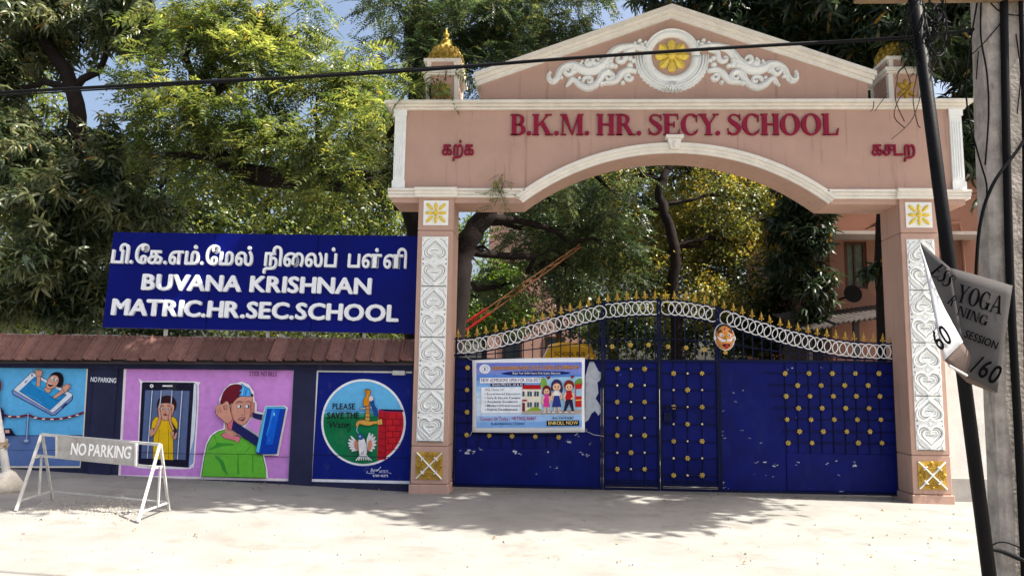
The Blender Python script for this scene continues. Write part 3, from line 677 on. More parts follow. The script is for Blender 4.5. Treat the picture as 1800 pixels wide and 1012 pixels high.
# ================================================================== compound wall with murals and tiled coping
YW = .18
xw0, xw1 = -10.2, PL[0]-.002
wl = thing('compound_wall', 'navy compound wall with painted murals and red tiled coping, left of the gateway', 'wall', (-6, YW, .1))
ztopL, ztopR = A(0, 636, YW-.03).z, A(720, 640, YW-.03).z      # underside of tiles
def wz(x, v0, v1): return None
def zline(vL, vR, Y):                                          # straight line through photo height vL at u=0 and vR at u=720
    a, b = A(0, vL, Y), A(720, vR, Y); return lambda x: a.z+(x-a.x)*(b.z-a.z)/(b.x-a.x)
ztop = zline(634, 640, YW)
m = MB(); m.prism([(xw0, -.3), (xw1, -.3), (xw1, ztop(xw1)), (xw0, ztop(xw0))], YW, YW+.23); build(m, 'wall_body', NAVY, wl)
for u0, u1 in ((152, 212), (513, 553)):
    xa, xb = A((u0+u1)/2-20, 740, YW).x, A((u0+u1)/2+20, 740, YW).x
    build(MB().prism([(xa, -.2), (xb, -.2), (xb, ztop(xb)-.002), (xa, ztop(xa)-.002)], YW-.03, YW), 'pilaster', NAVY, wl)
m = MB(); zc = zline(648, 645, YW)
m.prism([(xw0, ztop(xw0)-.10), (xw1, ztop(xw1)-.10), (xw1, ztop(xw1)-.003), (xw0, ztop(xw0)-.003)], YW-.05, YW-.001); build(m, 'coping_ledge', NAVY, wl)
# tiles on the coping
yE, yR = YW-.16, YW+.16
zE = zline(634, 637, yE); zR = zline(590, 600, yR)
def tile_mesh(tw):
    m = MB(); prof = [(-.5, 0), (-.47, .040), (-.38, .042), (-.34, .012), (-.16, .006), (-.13, .012), (-.10, .006), (.08, .006), (.11, .012), (.14, .006), (.30, .006), (.33, .012), (.36, .006), (.5, .0)]
    n = len(prof); L = math.hypot(yR-yE, .32); vs = []
    for j in range(3):
        for x, h in prof: vs.append((x*tw, j/2, h+.012))
    vs2 = [(x, y, z-.014) for x, y, z in vs]
    fs = [(j*n+i, j*n+i+1, (j+1)*n+i+1, (j+1)*n+i) for j in range(2) for i in range(n-1)]
    k = len(vs); fs += [(k+j*n+i+1, k+j*n+i, k+(j+1)*n+i, k+(j+1)*n+i+1) for j in range(2) for i in range(n-1)]
    fs += [(i+1, i, k+i, k+i+1) for i in range(n-1)]
    m.add(vs+vs2, fs); return m.mesh('roof_tile', TILE)
TW = .208; ME_TILE = tile_mesh(TW*.95)
m = MB(); m.hexa([(xs_, yy, zf(xs_)-.035) for xs_, yy, zf in ((xw0, yE+.02, zE), (xw1, yE+.02, zE), (xw1, yR, zR), (xw0, yR, zR))], [(xs_, yy, zf(xs_)-.008) for xs_, yy, zf in ((xw0, yE+.02, zE), (xw1, yE+.02, zE), (xw1, yR, zR), (xw0, yR, zR))]); build(m, 'tile_backing', pm('backing_gap_dark', (.05, .04, .04), rough=.95), wl)  # dark backing slab added so the gaps between tiles read as shade
nt_ = int((xw1-xw0)/TW); xs0 = A(0, 610, yE).x
for i in range(nt_+1):
    x = xw1-.11-i*TW
    if x < xw0: break
    e = Vector((x, yE+random.uniform(-.012, .012), zE(x))); r = Vector((x, yR, zR(x)))
    ey = r-e; nrm = Vector((1, 0, 0)).cross(ey).normalized()
    tilt = random.uniform(-.035, .035)
    Mx = Matrix(((1, ey.x+tilt*.3, nrm.x, e.x), (0, ey.y, nrm.y, e.y), (tilt*.3, ey.z, nrm.z, e.z+random.uniform(0, .022)), (0, 0, 0, 1)))
    put('roof_tile', ME_TILE, wl, Mx)
m = MB()
for i in range(nt_):                                # ridge lugs and broken mortar on the ridge
    x = xw1-.1-i*TW
    if x < xw0: break
    for k in (0, 1): zz = zR(x); m.box(x-.09+k*.1, x-.03+k*.1, yR-.05, yR-.012, zz-.035, zz+.022)
build(m, 'ridge_lugs', TILE, wl)
m = MB(); n = 60; xsA = np.linspace(xw0, xw1-.02, n); pa = [(x, zR(x)+random.uniform(.02, .045)) for x in xsA]; pb = [(x, zR(x)-.2) for x in xsA]
m.band(pa, pb, yR-.01, yR+.16); build(m, 'ridge_mortar', CONC, wl)

class Mural:
    def __init__(s, Y, step=.0006): s.mb = MB(); s.Y = Y; s.k = 0; s.step = step; s.mats = []; s.cv = (0, 0, 1)
    def frame(s, ox, oy, sc): s.cv = (ox, oy, sc); return s
    def P(s, p): return xz(A(s.cv[0]+p[0]/s.cv[2], s.cv[1]+p[1]/s.cv[2], s.Y))
    def mi(s, c):
        m = paint(c) if isinstance(c, str) else c
        if m not in s.mats: s.mats.append(m)
        return s.mats.index(m)
    def y(s): s.k += 1; return s.Y-s.k*s.step
    def poly(s, pts, c, smooth=0, outline=None, ow=3):
        if smooth: pts = [tuple(p) for p in cat_rom(pts, smooth, True)]
        s.mb.flat([s.P(p) for p in pts], s.y(), s.mi(c))
        if outline: s.line(list(pts)+[pts[0]], ow, outline)
        return s
    def line(s, pts, w, c, smooth=0):
        if smooth: pts = [tuple(p) for p in cat_rom(pts, smooth)]
        P = [Vector(p) for p in pts]; y = s.y(); L = []; R = []
        ws = w if isinstance(w, (list, tuple)) else [w]*len(P)
        if len(ws) != len(P): ws = [float(np.interp(i/(len(P)-1), np.linspace(0, 1, len(ws)), ws)) for i in range(len(P))]
        for i in range(len(P)):
            t = P[min(i+1, len(P)-1)]-P[max(i-1, 0)]; t = t.normalized() if t.length > 1e-6 else Vector((1, 0)); nn = Vector((-t.y, t.x))*ws[i]/2
            L.append(s.P(P[i]+nn)); R.append(s.P(P[i]-nn))
        n = len(P); s.mb.add([(a, y, b) for a, b in L+R], [(i, i+1, n+i+1, n+i) for i in range(n-1)], s.mi(c)); return s
    def oval(s, cx, cy, rx, ry, c, rot=0, outline=None, ow=3, n=20):
        pts = []
        for i in range(n):
            a = 2*pi*i/n; X, Yy = rx*cos(a), ry*sin(a); pts.append((cx+X*cos(rot)-Yy*sin(rot), cy+X*sin(rot)+Yy*cos(rot)))
        return s.poly(pts, c, 0, outline, ow)
    def text(s, txt, x0, x1, ybase, cap, c, y1=None, offset=.012, gap=.07, space=.28, slant=0, capu=.682, clusters=None):
        P0 = s.P((x0, ybase)); P1 = s.P((x1, ybase if y1 is None else y1))
        Pc = s.P((x0, ybase-cap)); flat_text(s.mb, clusters or list(txt), P0, P1, math.hypot(Pc[0]-P0[0], Pc[1]-P0[1]), capu, s.y(), s.mi(c), gap, space, offset, slant); return s
    def done(s, name, parent): return build(s.mb, name, s.mats, parent)

SKIN, OUT = 'dba08a', '20192b'
# --- mural 1: phone as a swimming pool
M1 = Mural(YW-.004).frame(0, 630, 4.05)
M1.poly([(-260, 34), (628, 34), (628, 40), (598, 545), (572, 776), (-260, 776)], 'e6ddc8')
M1.poly([(-260, 52), (618, 50), (590, 545), (-260, 545)], '5fb6ea'); M1.poly([(-260, 545), (590, 545), (568, 764), (-260, 764)], '5d79b0')
M1.line([(-260, 548), (590, 545)], 5, '1d2238'); M1.line([(-260, 650), (580, 650)], 3, '333a5c')
M1.poly([(85, 232), (215, 108), (235, 97), (505, 245), (518, 270), (515, 292), (395, 400), (370, 403), (95, 255)], '7f95cf', 0, '1c2340', 6)
M1.poly([(95, 222), (222, 100), (238, 98), (515, 250), (515, 268), (385, 382), (370, 384)], 'dfe9f4', 0, '24305a', 4)
M1.poly([(140, 232), (250, 128), (478, 258), (358, 368)], '1f86c9', 0, '1a4f8c', 3)
M1.poly([(218, 172), (300, 160), (420, 228), (440, 262), (400, 290), (330, 240), (260, 205)], '3aa7df', 3)
M1.line([(218, 168), (240, 190), (285, 200), (330, 225)], 4, '17578f', 3); M1.line([(355, 262), (400, 290), (425, 296)], 4, '17578f', 3); M1.line([(190, 255), (260, 285), (300, 318)], 3, '58b8ea', 3)
M1.line([(180, 172), (196, 155)], 9, '6f8dbb'); M1.oval(231, 120, 6, 6, '2c3655'); M1.poly([(440, 345), (475, 312), (482, 322), (448, 356)], '2c3970')
M1.poly([(266, 122), (294, 122), (288, 198), (262, 196)], SKIN, 0, OUT, 3); M1.poly([(250, 80), (262, 74), (268, 88), (280, 70), (286, 88), (298, 74), (300, 92), (309, 92), (298, 126), (264, 126), (256, 104)], SKIN, 0, OUT, 3)
M1.poly([(378, 272), (395, 286), (470, 238), (452, 214)], SKIN, 0, OUT, 3); M1.poly([(446, 212), (456, 188), (468, 192), (476, 172), (486, 186), (500, 176), (498, 192), (512, 192), (496, 214), (468, 242)], SKIN, 0, OUT, 3)
M1.poly([(322, 205), (372, 205), (366, 232), (348, 244), (328, 232)], SKIN, 2, OUT, 3)
M1.poly([(352, 150), (372, 108), (405, 95), (440, 105), (458, 140), (452, 185), (430, 205), (405, 195)], '17131c', 3)
M1.poly([(335, 180), (352, 140), (378, 118), (408, 120), (424, 140), (420, 172), (395, 205), (360, 216), (338, 205)], SKIN, 3, OUT, 3)
M1.oval(380, 142, 11, 15, 'f2efe8', .3, OUT, 2); M1.oval(405, 150, 10, 14, 'f2efe8', .3, OUT, 2); M1.oval(384, 145, 4, 5, OUT); M1.oval(407, 153, 4, 5, OUT)
M1.poly([(346, 172), (365, 182), (386, 184), (372, 199), (352, 194)], '4a0f17', 2); M1.line([(350, 176), (380, 184)], 5, 'f0ece6')
for x, y in ((312, 100), (322, 118), (305, 130), (240, 85), (520, 185), (518, 215), (330, 95), (318, 140), (236, 108), (500, 225)): M1.oval(x, y, 4, 2.5, '2a4a78', 1)
M1.line([(40, 400), (80, 412), (140, 413), (212, 402), (260, 420), (330, 428), (430, 427), (520, 410), (605, 382)], 17, '6d2438', 3)
for x, y in ((80, 410), (140, 412), (262, 420), (320, 428), (380, 430), (445, 426), (505, 415), (560, 400)): M1.oval(x, y, 13, 5, 'e9e4e2', -.1)
M1.line([(212, 395), (200, 580)], 16, '24345e'); M1.line([(212, 395), (200, 580)], 9, '9fb6dc'); M1.oval(198, 582, 20, 13, 'a9bde0', 0, '24345e', 3); M1.oval(212, 393, 9, 9, 'a9bde0', 0, '24345e', 3)
M1.poly([(-60, 120), (0, 135), (22, 175), (18, 225), (0, 240), (10, 290), (0, 330), (-60, 330)], '7d2331', 3); M1.poly([(-60, 330), (10, 340), (42, 380), (42, 420), (15, 465), (-60, 470)], '1d2350', 3)
M1.poly([(-60, 500), (90, 494), (110, 525), (128, 545), (-60, 545)], '161a38'); M1.poly([(50, 505), (80, 503), (82, 527), (52, 528)], 'd9a79a')
M1.done('mural_painting', wl)['label'] = 'pale blue mural of a man drowning in a phone shaped pool'
# --- painted words on the pilaster
MW = Mural(YW-.034).frame(0, 570, 7.2)
MW.text('NO PARKING', 1145, 1468, 722, 58, 'e8ecf4', 738, offset=.02, gap=.05, space=.2); MW.done('painted_lettering', wl)
# --- mural 2: boy caged in a phone, phone slapping a boy
M2 = Mural(YW-.004).frame(230, 660, 5.95)
M2.poly([(-70, -122), (1724, -84), (1668, 1102), (-132, 1062)], 'f0e6ea'); M2.poly([(-44, -92), (1700, -56), (1646, 1074), (-106, 1036)], 'd18fda')
M2.poly([(102, 90), (122, 58), (680, 60), (710, 100), (708, 300), (668, 900), (640, 955), (560, 975), (80, 965), (64, 930), (70, 850)], 'f4f0f4', 2)
M2.poly([(116, 78), (130, 66), (660, 72), (605, 960), (80, 925), (76, 900)], '1d1c31'); M2.poly([(660, 72), (692, 100), (690, 330), (650, 910), (605, 955)], 'dfe7f3', 0, '28304e', 5); M2.poly([(664, 640), (672, 560), (650, 910), (610, 948), (618, 820)], '8fa6d8')
M2.poly([(152, 150), (618, 158), (575, 880), (108, 862)], '5b6d96', 0, '2b3560', 6)
M2.poly([(330, 150), (440, 150), (420, 870), (300, 870)], '6a7ea6'); M2.oval(220, 107, 19, 19, 'f2f2f4'); M2.oval(220, 107, 8, 8, '2b3144'); M2.poly([(335, 99), (438, 99), (438, 114), (335, 114)], 'f2f2f4')
M2.poly([(215, 550), (225, 480), (260, 430), (320, 428), (440, 425), (478, 450), (495, 500), (490, 565), (445, 560), (448, 880), (232, 870), (240, 640), (246, 550)], 'e9bf1d', 0, '4b3a12', 5)
M2.line([(300, 560), (282, 860)], 4, '6b5410'); M2.line([(398, 560), (398, 870)], 4, '6b5410')
M2.poly([(275, 300), (300, 235), (380, 205), (450, 225), (482, 290), (470, 355), (440, 365), (300, 370), (278, 340)], '35191f', 3)
M2.poly([(296, 300), (350, 285), (430, 290), (460, 320), (448, 380), (425, 440), (380, 466), (335, 458), (308, 410), (285, 360)], SKIN, 3, '3a1f22', 4)
M2.oval(336, 345, 18, 10, 'f4ece8', 0, '2a1820', 3); M2.oval(400, 345, 18, 10, 'f4ece8', 0, '2a1820', 3); M2.oval(340, 346, 6, 7, '1a1016'); M2.oval(398, 346, 6, 7, '1a1016')
M2.line([(315, 325), (340, 310), (352, 316)], 6, '2a1820'); M2.line([(385, 316), (400, 308), (420, 325)], 6, '2a1820'); M2.line([(366, 350), (360, 378), (378, 380)], 4, '8a5a4c'); M2.poly([(345, 405), (365, 394), (388, 405), (384, 412), (348, 412)], '6e1c22')
M2.poly([(202, 555), (246, 552), (240, 580), (290, 480), (298, 440), (292, 370), (310, 330), (326, 430), (316, 490), (262, 600), (215, 640), (204, 610)], SKIN, 0, '3a1f22', 4)
M2.poly([(488, 565), (446, 562), (450, 590), (412, 490), (398, 440), (412, 370), (432, 330), (428, 470), (462, 560), (492, 600), (480, 660), (450, 660), (420, 590)], SKIN, 0, '3a1f22', 4)
for a in ([(232, 152), (205, 500), (180, 862)], [(326, 152), (318, 260), (308, 330)], [(440, 154), (430, 290)], [(545, 156), (520, 500), (496, 872)]): M2.line(a, 16, '2f3c66'); M2.line(a, 9, 'd5deee')
M2.line([(-100, 790), (1660, 850)], 5, '3c2844'); M2.line([(690, 330), (1690, 372)], 3, 'b26fbd')
M2.frame(350, 660, 5.327)
M2.poly([(15, 945), (40, 790), (70, 640), (110, 560), (160, 520), (235, 490), (240, 420), (190, 390), (155, 320), (165, 275), (200, 262), (195, 220), (240, 130), (300, 75), (360, 68), (405, 55), (470, 80), (520, 150), (525, 230), (545, 250), (545, 335), (605, 345), (628, 280), (810, 278), (838, 300), (750, 745), (615, 745), (645, 870), (652, 958)], 'f6f2f4', 0)
M2.poly([(30, 940), (55, 780), (85, 640), (130, 560), (190, 520), (250, 505), (380, 560), (540, 640), (600, 740), (628, 860), (636, 955)], '68bd3c', 0, '1d3b1c', 6)
M2.poly([(150, 545), (170, 620), (300, 630), (345, 650), (240, 655), (120, 690), (100, 680), (170, 640)], '3f9a33', 2); M2.poly([(150, 740), (230, 790), (260, 880), (280, 930), (230, 880), (200, 810)], '3a9238', 2)
M2.line([(372, 720), (374, 920)], [4, 18], '3f9a33'); M2.line([(510, 740), (512, 890)], 10, '459f38'); M2.line([(495, 655), (440, 710)], 9, '459f38')
M2.poly([(212, 545), (250, 530), (300, 555), (392, 565), (395, 590), (366, 632), (345, 605), (240, 582)], 'dd7d8c', 0, '3a1f22', 4)
M2.poly([(248, 400), (330, 430), (385, 545), (310, 565), (252, 530)], 'd79a86', 0)
M2.poly([(210, 240), (240, 150), (300, 92), (370, 80), (420, 100), (450, 130), (500, 165), (512, 195), (400, 200), (310, 260), (270, 290), (215, 262)], '6d1b2c', 2, '2a0c14', 4)
M2.poly([(318, 262), (390, 195), (505, 195), (500, 300), (488, 380), (450, 440), (410, 462), (360, 440), (320, 390), (306, 320)], 'd79a86', 3, '2d1720', 4)
M2.poly([(380, 190), (405, 150), (384, 140), (412, 118), (405, 70), (440, 100), (478, 118), (496, 165), (492, 195)], '3fa4e8', 0, '14306a', 4); M2.line([(410, 185), (425, 110)], 5, 'bfe6fa'); M2.line([(440, 185), (452, 125)], 6, '1f6fc4'); M2.line([(465, 188), (470, 140)], 4, 'bfe6fa')
for ex in (388, 464): M2.oval(ex, 286, 26, 15, 'f6f0ec', .08, '2a1820', 3); M2.oval(ex+10, 287, 9, 11, '2a1820')
M2.line([(358, 255), (388, 240), (420, 248)], 6, '3a1a20', 3); M2.line([(452, 245), (475, 238), (495, 246)], 6, '3a1a20', 3)
M2.line([(432, 300), (438, 350), (430, 366), (402, 362)], 4, '8a5648', 3); M2.poly([(374, 405), (405, 388), (440, 386), (442, 398), (424, 420), (400, 415)], '7d2231', 2); M2.line([(388, 404), (432, 396)], 5, 'e9d8d8')
M2.poly([(495, 250), (530, 248), (524, 380), (498, 388)], 'd07f78', 0, '3a1f22', 4)
M2.poly([(510, 345), (606, 365), (596, 412), (514, 388)], '23265e', 0, '12143a', 4)
M2.poly([(318, 500), (330, 418), (556, 565), (590, 620), (548, 655)], '22265f', 0, '12143a', 4)
M2.poly([(278, 455), (325, 402), (334, 415), (318, 505), (285, 495)], 'e07086', 0, '3a1f22', 4)
M2.poly([(168, 330), (174, 285), (200, 268), (232, 262), (270, 235), (296, 260), (308, 330), (325, 402), (280, 450), (230, 410), (190, 380), (172, 352)], 'd79a86', 2, '2d1720', 4)
for a in ([(200, 345), (180, 310)], [(222, 345), (202, 290)], [(250, 320), (238, 275)]): M2.line(a, 4, '7a4a40')
M2.oval(263, 296, 14, 18, 'd79a86', 0, '2d1720', 4)
M2.poly([(640, 290), (810, 290), (822, 308), (738, 728), (560, 728), (545, 700)], '0d3fae', 0, '0a1c58', 5); M2.poly([(640, 290), (815, 292), (818, 308), (650, 306), (575, 715), (545, 705)], '59c4f2')
M2.poly([(690, 312), (770, 312), (700, 640), (640, 640)], '0f63d8'); M2.poly([(700, 312), (722, 312), (650, 560), (640, 560)], '2f86ee'); M2.oval(716, 358, 7, 16, '8fd4f4'); M2.oval(670, 600, 7, 7, '4f86d8')
M2.line([(0, 722), (600, 734)], 4, '25402a')
M2.poly([(452, 472), (500, 395), (594, 418), (566, 545)], 'd18fda'); M2.frame(340, 580, 2.891); M2.text('STICK NO BILLS', 292, 430, 232, 22, '54212f', 234, offset=.012, gap=.06)
M2.done('mural_painting', wl)['label'] = 'pink mural of a caged boy and a boy slapped by a phone'
# --- mural 3: please save the water
M3 = Mural(YW-.004).frame(550, 655, 5.189)
M3.poly([(32, -32), (905, -22), (884, 1012), (-32, 990)], 'e9ebf0'); M3.poly([(50, -8), (905, 4), (884, 985), (-8, 966)], '0f1f78')
M3.oval(462, 452, 386, 396, 'f0f3f6', 0, None, 3, 48)
cl = [(462+366*cos(2*pi*i/64), 452+376*sin(2*pi*i/64)) for i in range(64)]
M3.poly(cl, '66b9ea')
M3.poly([(462+366*cos(t), 452+376*sin(t)) for t in np.linspace(radians(-12), radians(192), 40)], '10784a')
M3.poly([(462+366*cos(t), 452+376*sin(t)) for t in np.linspace(radians(-14), radians(186), 8)][:0] or [(110, 372), (600, 366), (600, 395), (110, 400)], '3d9a84')
rb = [(600, 335)]+[(462+366*cos(t), 452+376*sin(t)) for t in np.linspace(radians(-18), radians(67), 20)]+[(590, 795)]
M3.poly(rb, 'c8232f'); M3.poly([(600, 330), (822, 335), (828, 356), (670, 352)], '2a1426'); M3.poly([(600, 340), (668, 356), (668, 790), (588, 792)], 'b31d2c')
for i in range(6): M3.line([(672, 420+i*56), (826-i*8, 424+i*54)], 4, '6d0f1c'); M3.line([(604, 400+i*64), (668, 430+i*60)], 4, '6d0f1c')
for i in range(6):
    for x in ((730, 800) if i % 2 else (690, 765)): M3.line([(x, 366+i*56), (x-2, 420+i*56)], 4, '6d0f1c')
M3.line([(668, 356), (664, 785)], 4, '6d0f1c')
# tap
M3.poly([(395, 485), (398, 452), (425, 430), (480, 428), (520, 440), (600, 438), (600, 462), (560, 466), (520, 480), (470, 476), (440, 466), (424, 470), (418, 488)], 'd9a24a', 2, '3b2412', 4)
M3.poly([(590, 425), (632, 418), (638, 470), (596, 474)], 'e3b45c', 0, '3b2412', 4); M3.line([(612, 422), (616, 472)], 3, '3b2412')
M3.poly([(480, 432), (484, 330), (522, 330), (522, 436)], 'd9a24a', 0, '3b2412', 4); M3.line([(480, 365), (524, 365)], 5, '3b2412'); M3.line([(478, 400), (526, 400)], 7, '3b2412'); M3.line([(430, 325), (578, 312)], 14, '3b2412'); M3.line([(434, 325), (574, 312)], 7, 'e9e0d4'); M3.oval(505, 316, 16, 18, 'd98c4a', 0, '3b2412', 3)
# bird on the tap
M3.poly([(520, 230), (556, 225), (566, 300), (590, 330), (598, 395), (570, 392), (545, 320)], '1f4fa0', 0, '10245a', 4)
M3.poly([(465, 290), (468, 240), (492, 205), (480, 175), (482, 155), (505, 148), (528, 160), (528, 190), (515, 220), (522, 270), (510, 298), (480, 302)], 'd98a1c', 3, '3b2412', 4)
M3.poly([(520, 215), (548, 212), (556, 245), (520, 258)], 'e6d8d4', 2); M3.line([(478, 162), (500, 152), (520, 156)], 6, '6b3a10'); M3.poly([(482, 158), (474, 148), (490, 152)], '3b2412'); M3.oval(496, 172, 5, 5, '20140c')
M3.line([(410, 490), (404, 525), (420, 550)], [7, 4], '9fd2f2')
# drinking bird
for sg, fx in ((-1, 430), (1, 500)):
    tips = [(352, 575), (333, 605), (326, 635), (332, 662), (342, 688), (360, 710)] if sg < 0 else [(524, 545), (552, 556), (574, 580), (584, 615), (584, 650), (572, 685), (548, 712)]
    for q in tips: M3.line([(fx+sg*6, 690), ((fx+q[0])/2+sg*2, (690+q[1])/2-8), q], [26, 34, 12], 'eef0f2')
    for q in tips: M3.line([((fx+q[0])/2, (690+q[1])/2), (q[0], q[1]+8)], [2, 3], '6a7a8a')
    M3.poly([(fx+sg*6, 700), (fx+sg*12, 630), (fx+sg*36, 610), (fx+sg*48, 650), (fx+sg*34, 695)], 'd78a6a', 3)
M3.poly([(425, 590), (470, 590), (496, 660), (500, 730), (470, 760), (438, 755), (425, 690)], 'eef0f4', 3, '5a5f6a', 3)
for k in range(7): M3.line([(465, 720), (400+k*24, 790-abs(k-3)*-2)], [14, 26, 8], 'eef0f2')
M3.poly([(416, 560), (432, 550), (462, 560), (468, 592), (450, 606), (424, 600)], '2a5f9a', 3, '152a4a', 3); M3.oval(438, 576, 5, 6, 'e8f0f4'); M3.line([(418, 562), (412, 544)], 5, '20242c'); M3.line([(455, 715), (448, 745)], 5, 'b0483a'); M3.line([(470, 710), (464, 742)], 5, 'b0483a')
M3.text('PLEASE', 188, 392, 328, 50, '15171c', 330, offset=.034, gap=.05); M3.text('SAVE THE', 138, 428, 414, 54, '15171c', 414, offset=.036, space=.2, gap=.05)
M3.text('Water', 150, 350, 500, 56, '15171c', 495, offset=.012, gap=.0, slant=.18); M3.line([(345, 470), (352, 505), (338, 535), (328, 520), (350, 500)], 6, '15171c', 4); M3.line([(140, 462), (155, 440), (175, 470)], 6, '15171c', 3)
M3.line([(0, 742), (884, 772)], 6, '10153c'); M3.line([(0, 340), (895, 352)], 3, '24389a')
M3.line([(510, 890), (500, 905), (540, 912), (570, 905)], 4, 'd9deee', 3); M3.text('Bow', 536, 605, 900, 32, 'e4e8f4', 892, slant=.3, offset=.0); M3.line([(600, 885), (630, 850)], 4, 'e4e8f4'); M3.text('ARTISTS', 612, 695, 906, 24, 'c9d0e6', 906); M3.line([(700, 905), (724, 912)], 4, 'c9d0e6'); M3.text('97109 45272', 556, 694, 942, 20, 'e4e8f4', 942)
M3.done('mural_painting', wl)['label'] = 'round save the water mural with tap and birds on blue'
p = A(703, 655, YW); lt = build(MB().box(p.x-.09, p.x+.09, YW-.12, YW-.005, p.z-.035, p.z+.03), 'wall_lamp', GREYM, wl, bev=.01)

# ================================================================== school sign board
YSb, YSt = YW+.10, YW+.22
BL, BR, TL, TR = A(180, 575, YSb), A(733, 586, YSb), A(200, 408, YSt), A(745, 415, YSt)
SB = thing('sign_board', 'blue school name board with raised white letters above the wall', 'sign', ((BL.x+BR.x)/2, YSb, 2.0))
SIGNB = pm('sign_blue', (.0008, .0040, .135), rough=.45, var=.18, scale=1.2, bump=.12, bscale=3, spec=.12)
SIGNW = pm('acrylic_white', (.84, .86, .88), rough=.35, var=.04, bump=0); SIGNS = SIGNW
ns = (BR-BL).cross(TL-BL).normalized(); ns = ns if ns.y < 0 else -ns
bk = -ns*.07
for s0, s1 in ((0, .331), (.333, .665), (.667, 1)):                # three sheets butted side by side
    a_, b_, c_, d_ = BL.lerp(BR, s0), BL.lerp(BR, s1), TL.lerp(TR, s1), TL.lerp(TR, s0)
    m = MB(); m.add([a_, b_, c_, d_, a_+bk, b_+bk, c_+bk, d_+bk], [(0, 1, 2, 3), (7, 6, 5, 4), (0, 4, 5, 1), (1, 5, 6, 2), (2, 6, 7, 3), (3, 7, 4, 0)]); build(m, 'board_sheet', SIGNB, SB)
for u in (290, 470, 640):
    p = A(u, 578, YSb+.05); q = A(u+4, 450, YSt+.05); put('support_post', MB().tube([(p.x, p.y+.03, 1.2), (p.x, p.y+.03, p.z+.1), (q.x, q.y+.06, q.z)], .03, 6).mesh('support_post', GREYM), SB)
def on(u, v): return RP(u, v, BL+ns*.001, ns)
def rowtext(cl, u0, v0, u1, v1, cap, capu, **k): letters(cl, on(u0, v0), on(u1, v1), mpp(YSb)*cap, capu, ns, .045, SIGNW, SB, **k)
rowtext(['பி', '.', 'ேக', '.', 'எ', 'ம்', '.', 'ேம', 'ல்', ' ', 'நி', 'ைல', 'ப்', ' ', 'ப', 'ள்', 'ளி'], 197, 462.5, 715, 472, 24, .554, gap=.10, space=.5, offset=.024)
rowtext(list('BUVANA KRISHNAN'), 250, 509, 653, 517, 27.5, .682, gap=.045, space=.3, offset=.036)
rowtext(list('MATRIC.HR.SEC.SCHOOL'), 197, 553, 701, 565, 28, .682, gap=.045, space=.3, offset=.036)

# ================================================================== vinyl banner on the gate
YN = YG-.065
bn = thing('banner', 'printed school admissions banner tied to the left gate leaf', 'banner', (A(928, 700, YN).x, YN, 1.0))
B = Mural(YN, .0004).frame(820, 620, 6.748)
vin = pm('vinyl_white', (.80, .82, .85), rough=.4, var=.03, bump=.02, bscale=8)
m = MB(); nx, ny = 24, 12; vs = []
for j in range(ny+1):
    for i in range(nx+1):
        s_, t_ = i/nx, j/ny; u = 68+(1404-68)*s_+4*sin(t_*pi)*(1 if s_ < .5 else -1); v = (85-30*s_)*(1-t_)+(938+0*s_)*t_-14*sin(s_*pi)*(t_-.5)*-1
        p = A(820+u/6.748, 620+v/6.748, YN); vs.append((p.x, YN+.006+.004*sin(7*s_+3*t_), p.z))
n = nx+1; m.add(vs, [(j*n+i, (j+1)*n+i, (j+1)*n+i+1, j*n+i+1) for j in range(ny) for i in range(nx)])
so_ = build(m, 'vinyl_sheet', vin, bn, True); sd = so_.modifiers.new('s', 'SOLIDIFY'); sd.thickness = .003
for k, c in enumerate(('6f7fd0', '7f8ed8', '5f8fdc', '7eb2ea', '9cc8f0', 'bcd9f4', 'cfe3f8', 'd6e8fa', 'c6dcf6', '9fc4f0', '7fb0ea')):
    a, b = 118+k*70, 118+(k+1)*70; B.poly([(118, a), (1368, a-10), (1368, b-10), (118, b)], c)
B.oval(218, 190, 66, 56, 'e6ecf4', 0, 'c0c8d8', 3); B.oval(218, 190, 42, 36, 'b9c4d6'); B.oval(218, 190, 32, 27, 'e9eef6'); B.poly([(205, 205), (218, 165), (231, 205)], '3a4a74')
B.text('BUVANA KRISHNAN MATRIC. HR. SEC. SCHOOL, KELAMBAKKAM', 310, 1330, 203, 42, '3a1c08', 190, offset=.03, gap=.05); B.text('BUVANA KRISHNAN MATRIC. HR. SEC. SCHOOL, KELAMBAKKAM', 308, 1328, 201, 42, 'f0a828', 188, offset=.006, gap=.09)
B.poly([(412, 243), (520, 224), (820, 214), (1120, 220), (1240, 236), (1120, 256), (820, 266), (520, 262)], '17256e', 2); B.text("Shape Your Child's Future With Quality Education", 545, 1112, 250, 22, 'f2f4fa', 250, offset=.008)
B.poly([(160, 296), (888, 290), (888, 352), (160, 358)], 'f4f6fa'); B.text('NEW ADMISSIONS OPEN FOR 2026-2027', 176, 876, 342, 38, '1c2470', 338, offset=.012)
B.poly([(286, 362), (686, 358), (686, 392), (286, 396)], '161c52'); B.text('Grades PRE KG - IX & XI', 304, 664, 388, 24, 'f2f4fa', 386)
B.poly([(176, 408), (662, 404), (662, 712), (176, 714)], 'eef4fb'); B.text('Why Choose Us?', 220, 440, 450, 28, '22304e', 448, offset=.0, slant=.2)
for k, tx in enumerate(('Experienced Educators', 'Safe & Secure Campus', 'Academic Excellence', 'Modern Infrastructure', 'Holistic Development')):
    yb = 498+k*46; B.line([(216, yb-12), (223, yb-3), (234, yb-20)], 4, '1c2848'); B.text(tx, 246, (640, 640, 606, 640, 606)[k], yb, 26, '1c2848', yb-1, offset=.006)
B.text('Contact Us Today : +91 73052 83467', 166, 824, 800, 40, 'a01a5c', 794, offset=.004); B.text('Kelambakkam, Chennai', 296, 688, 852, 30, '202c50', 848, offset=.002)
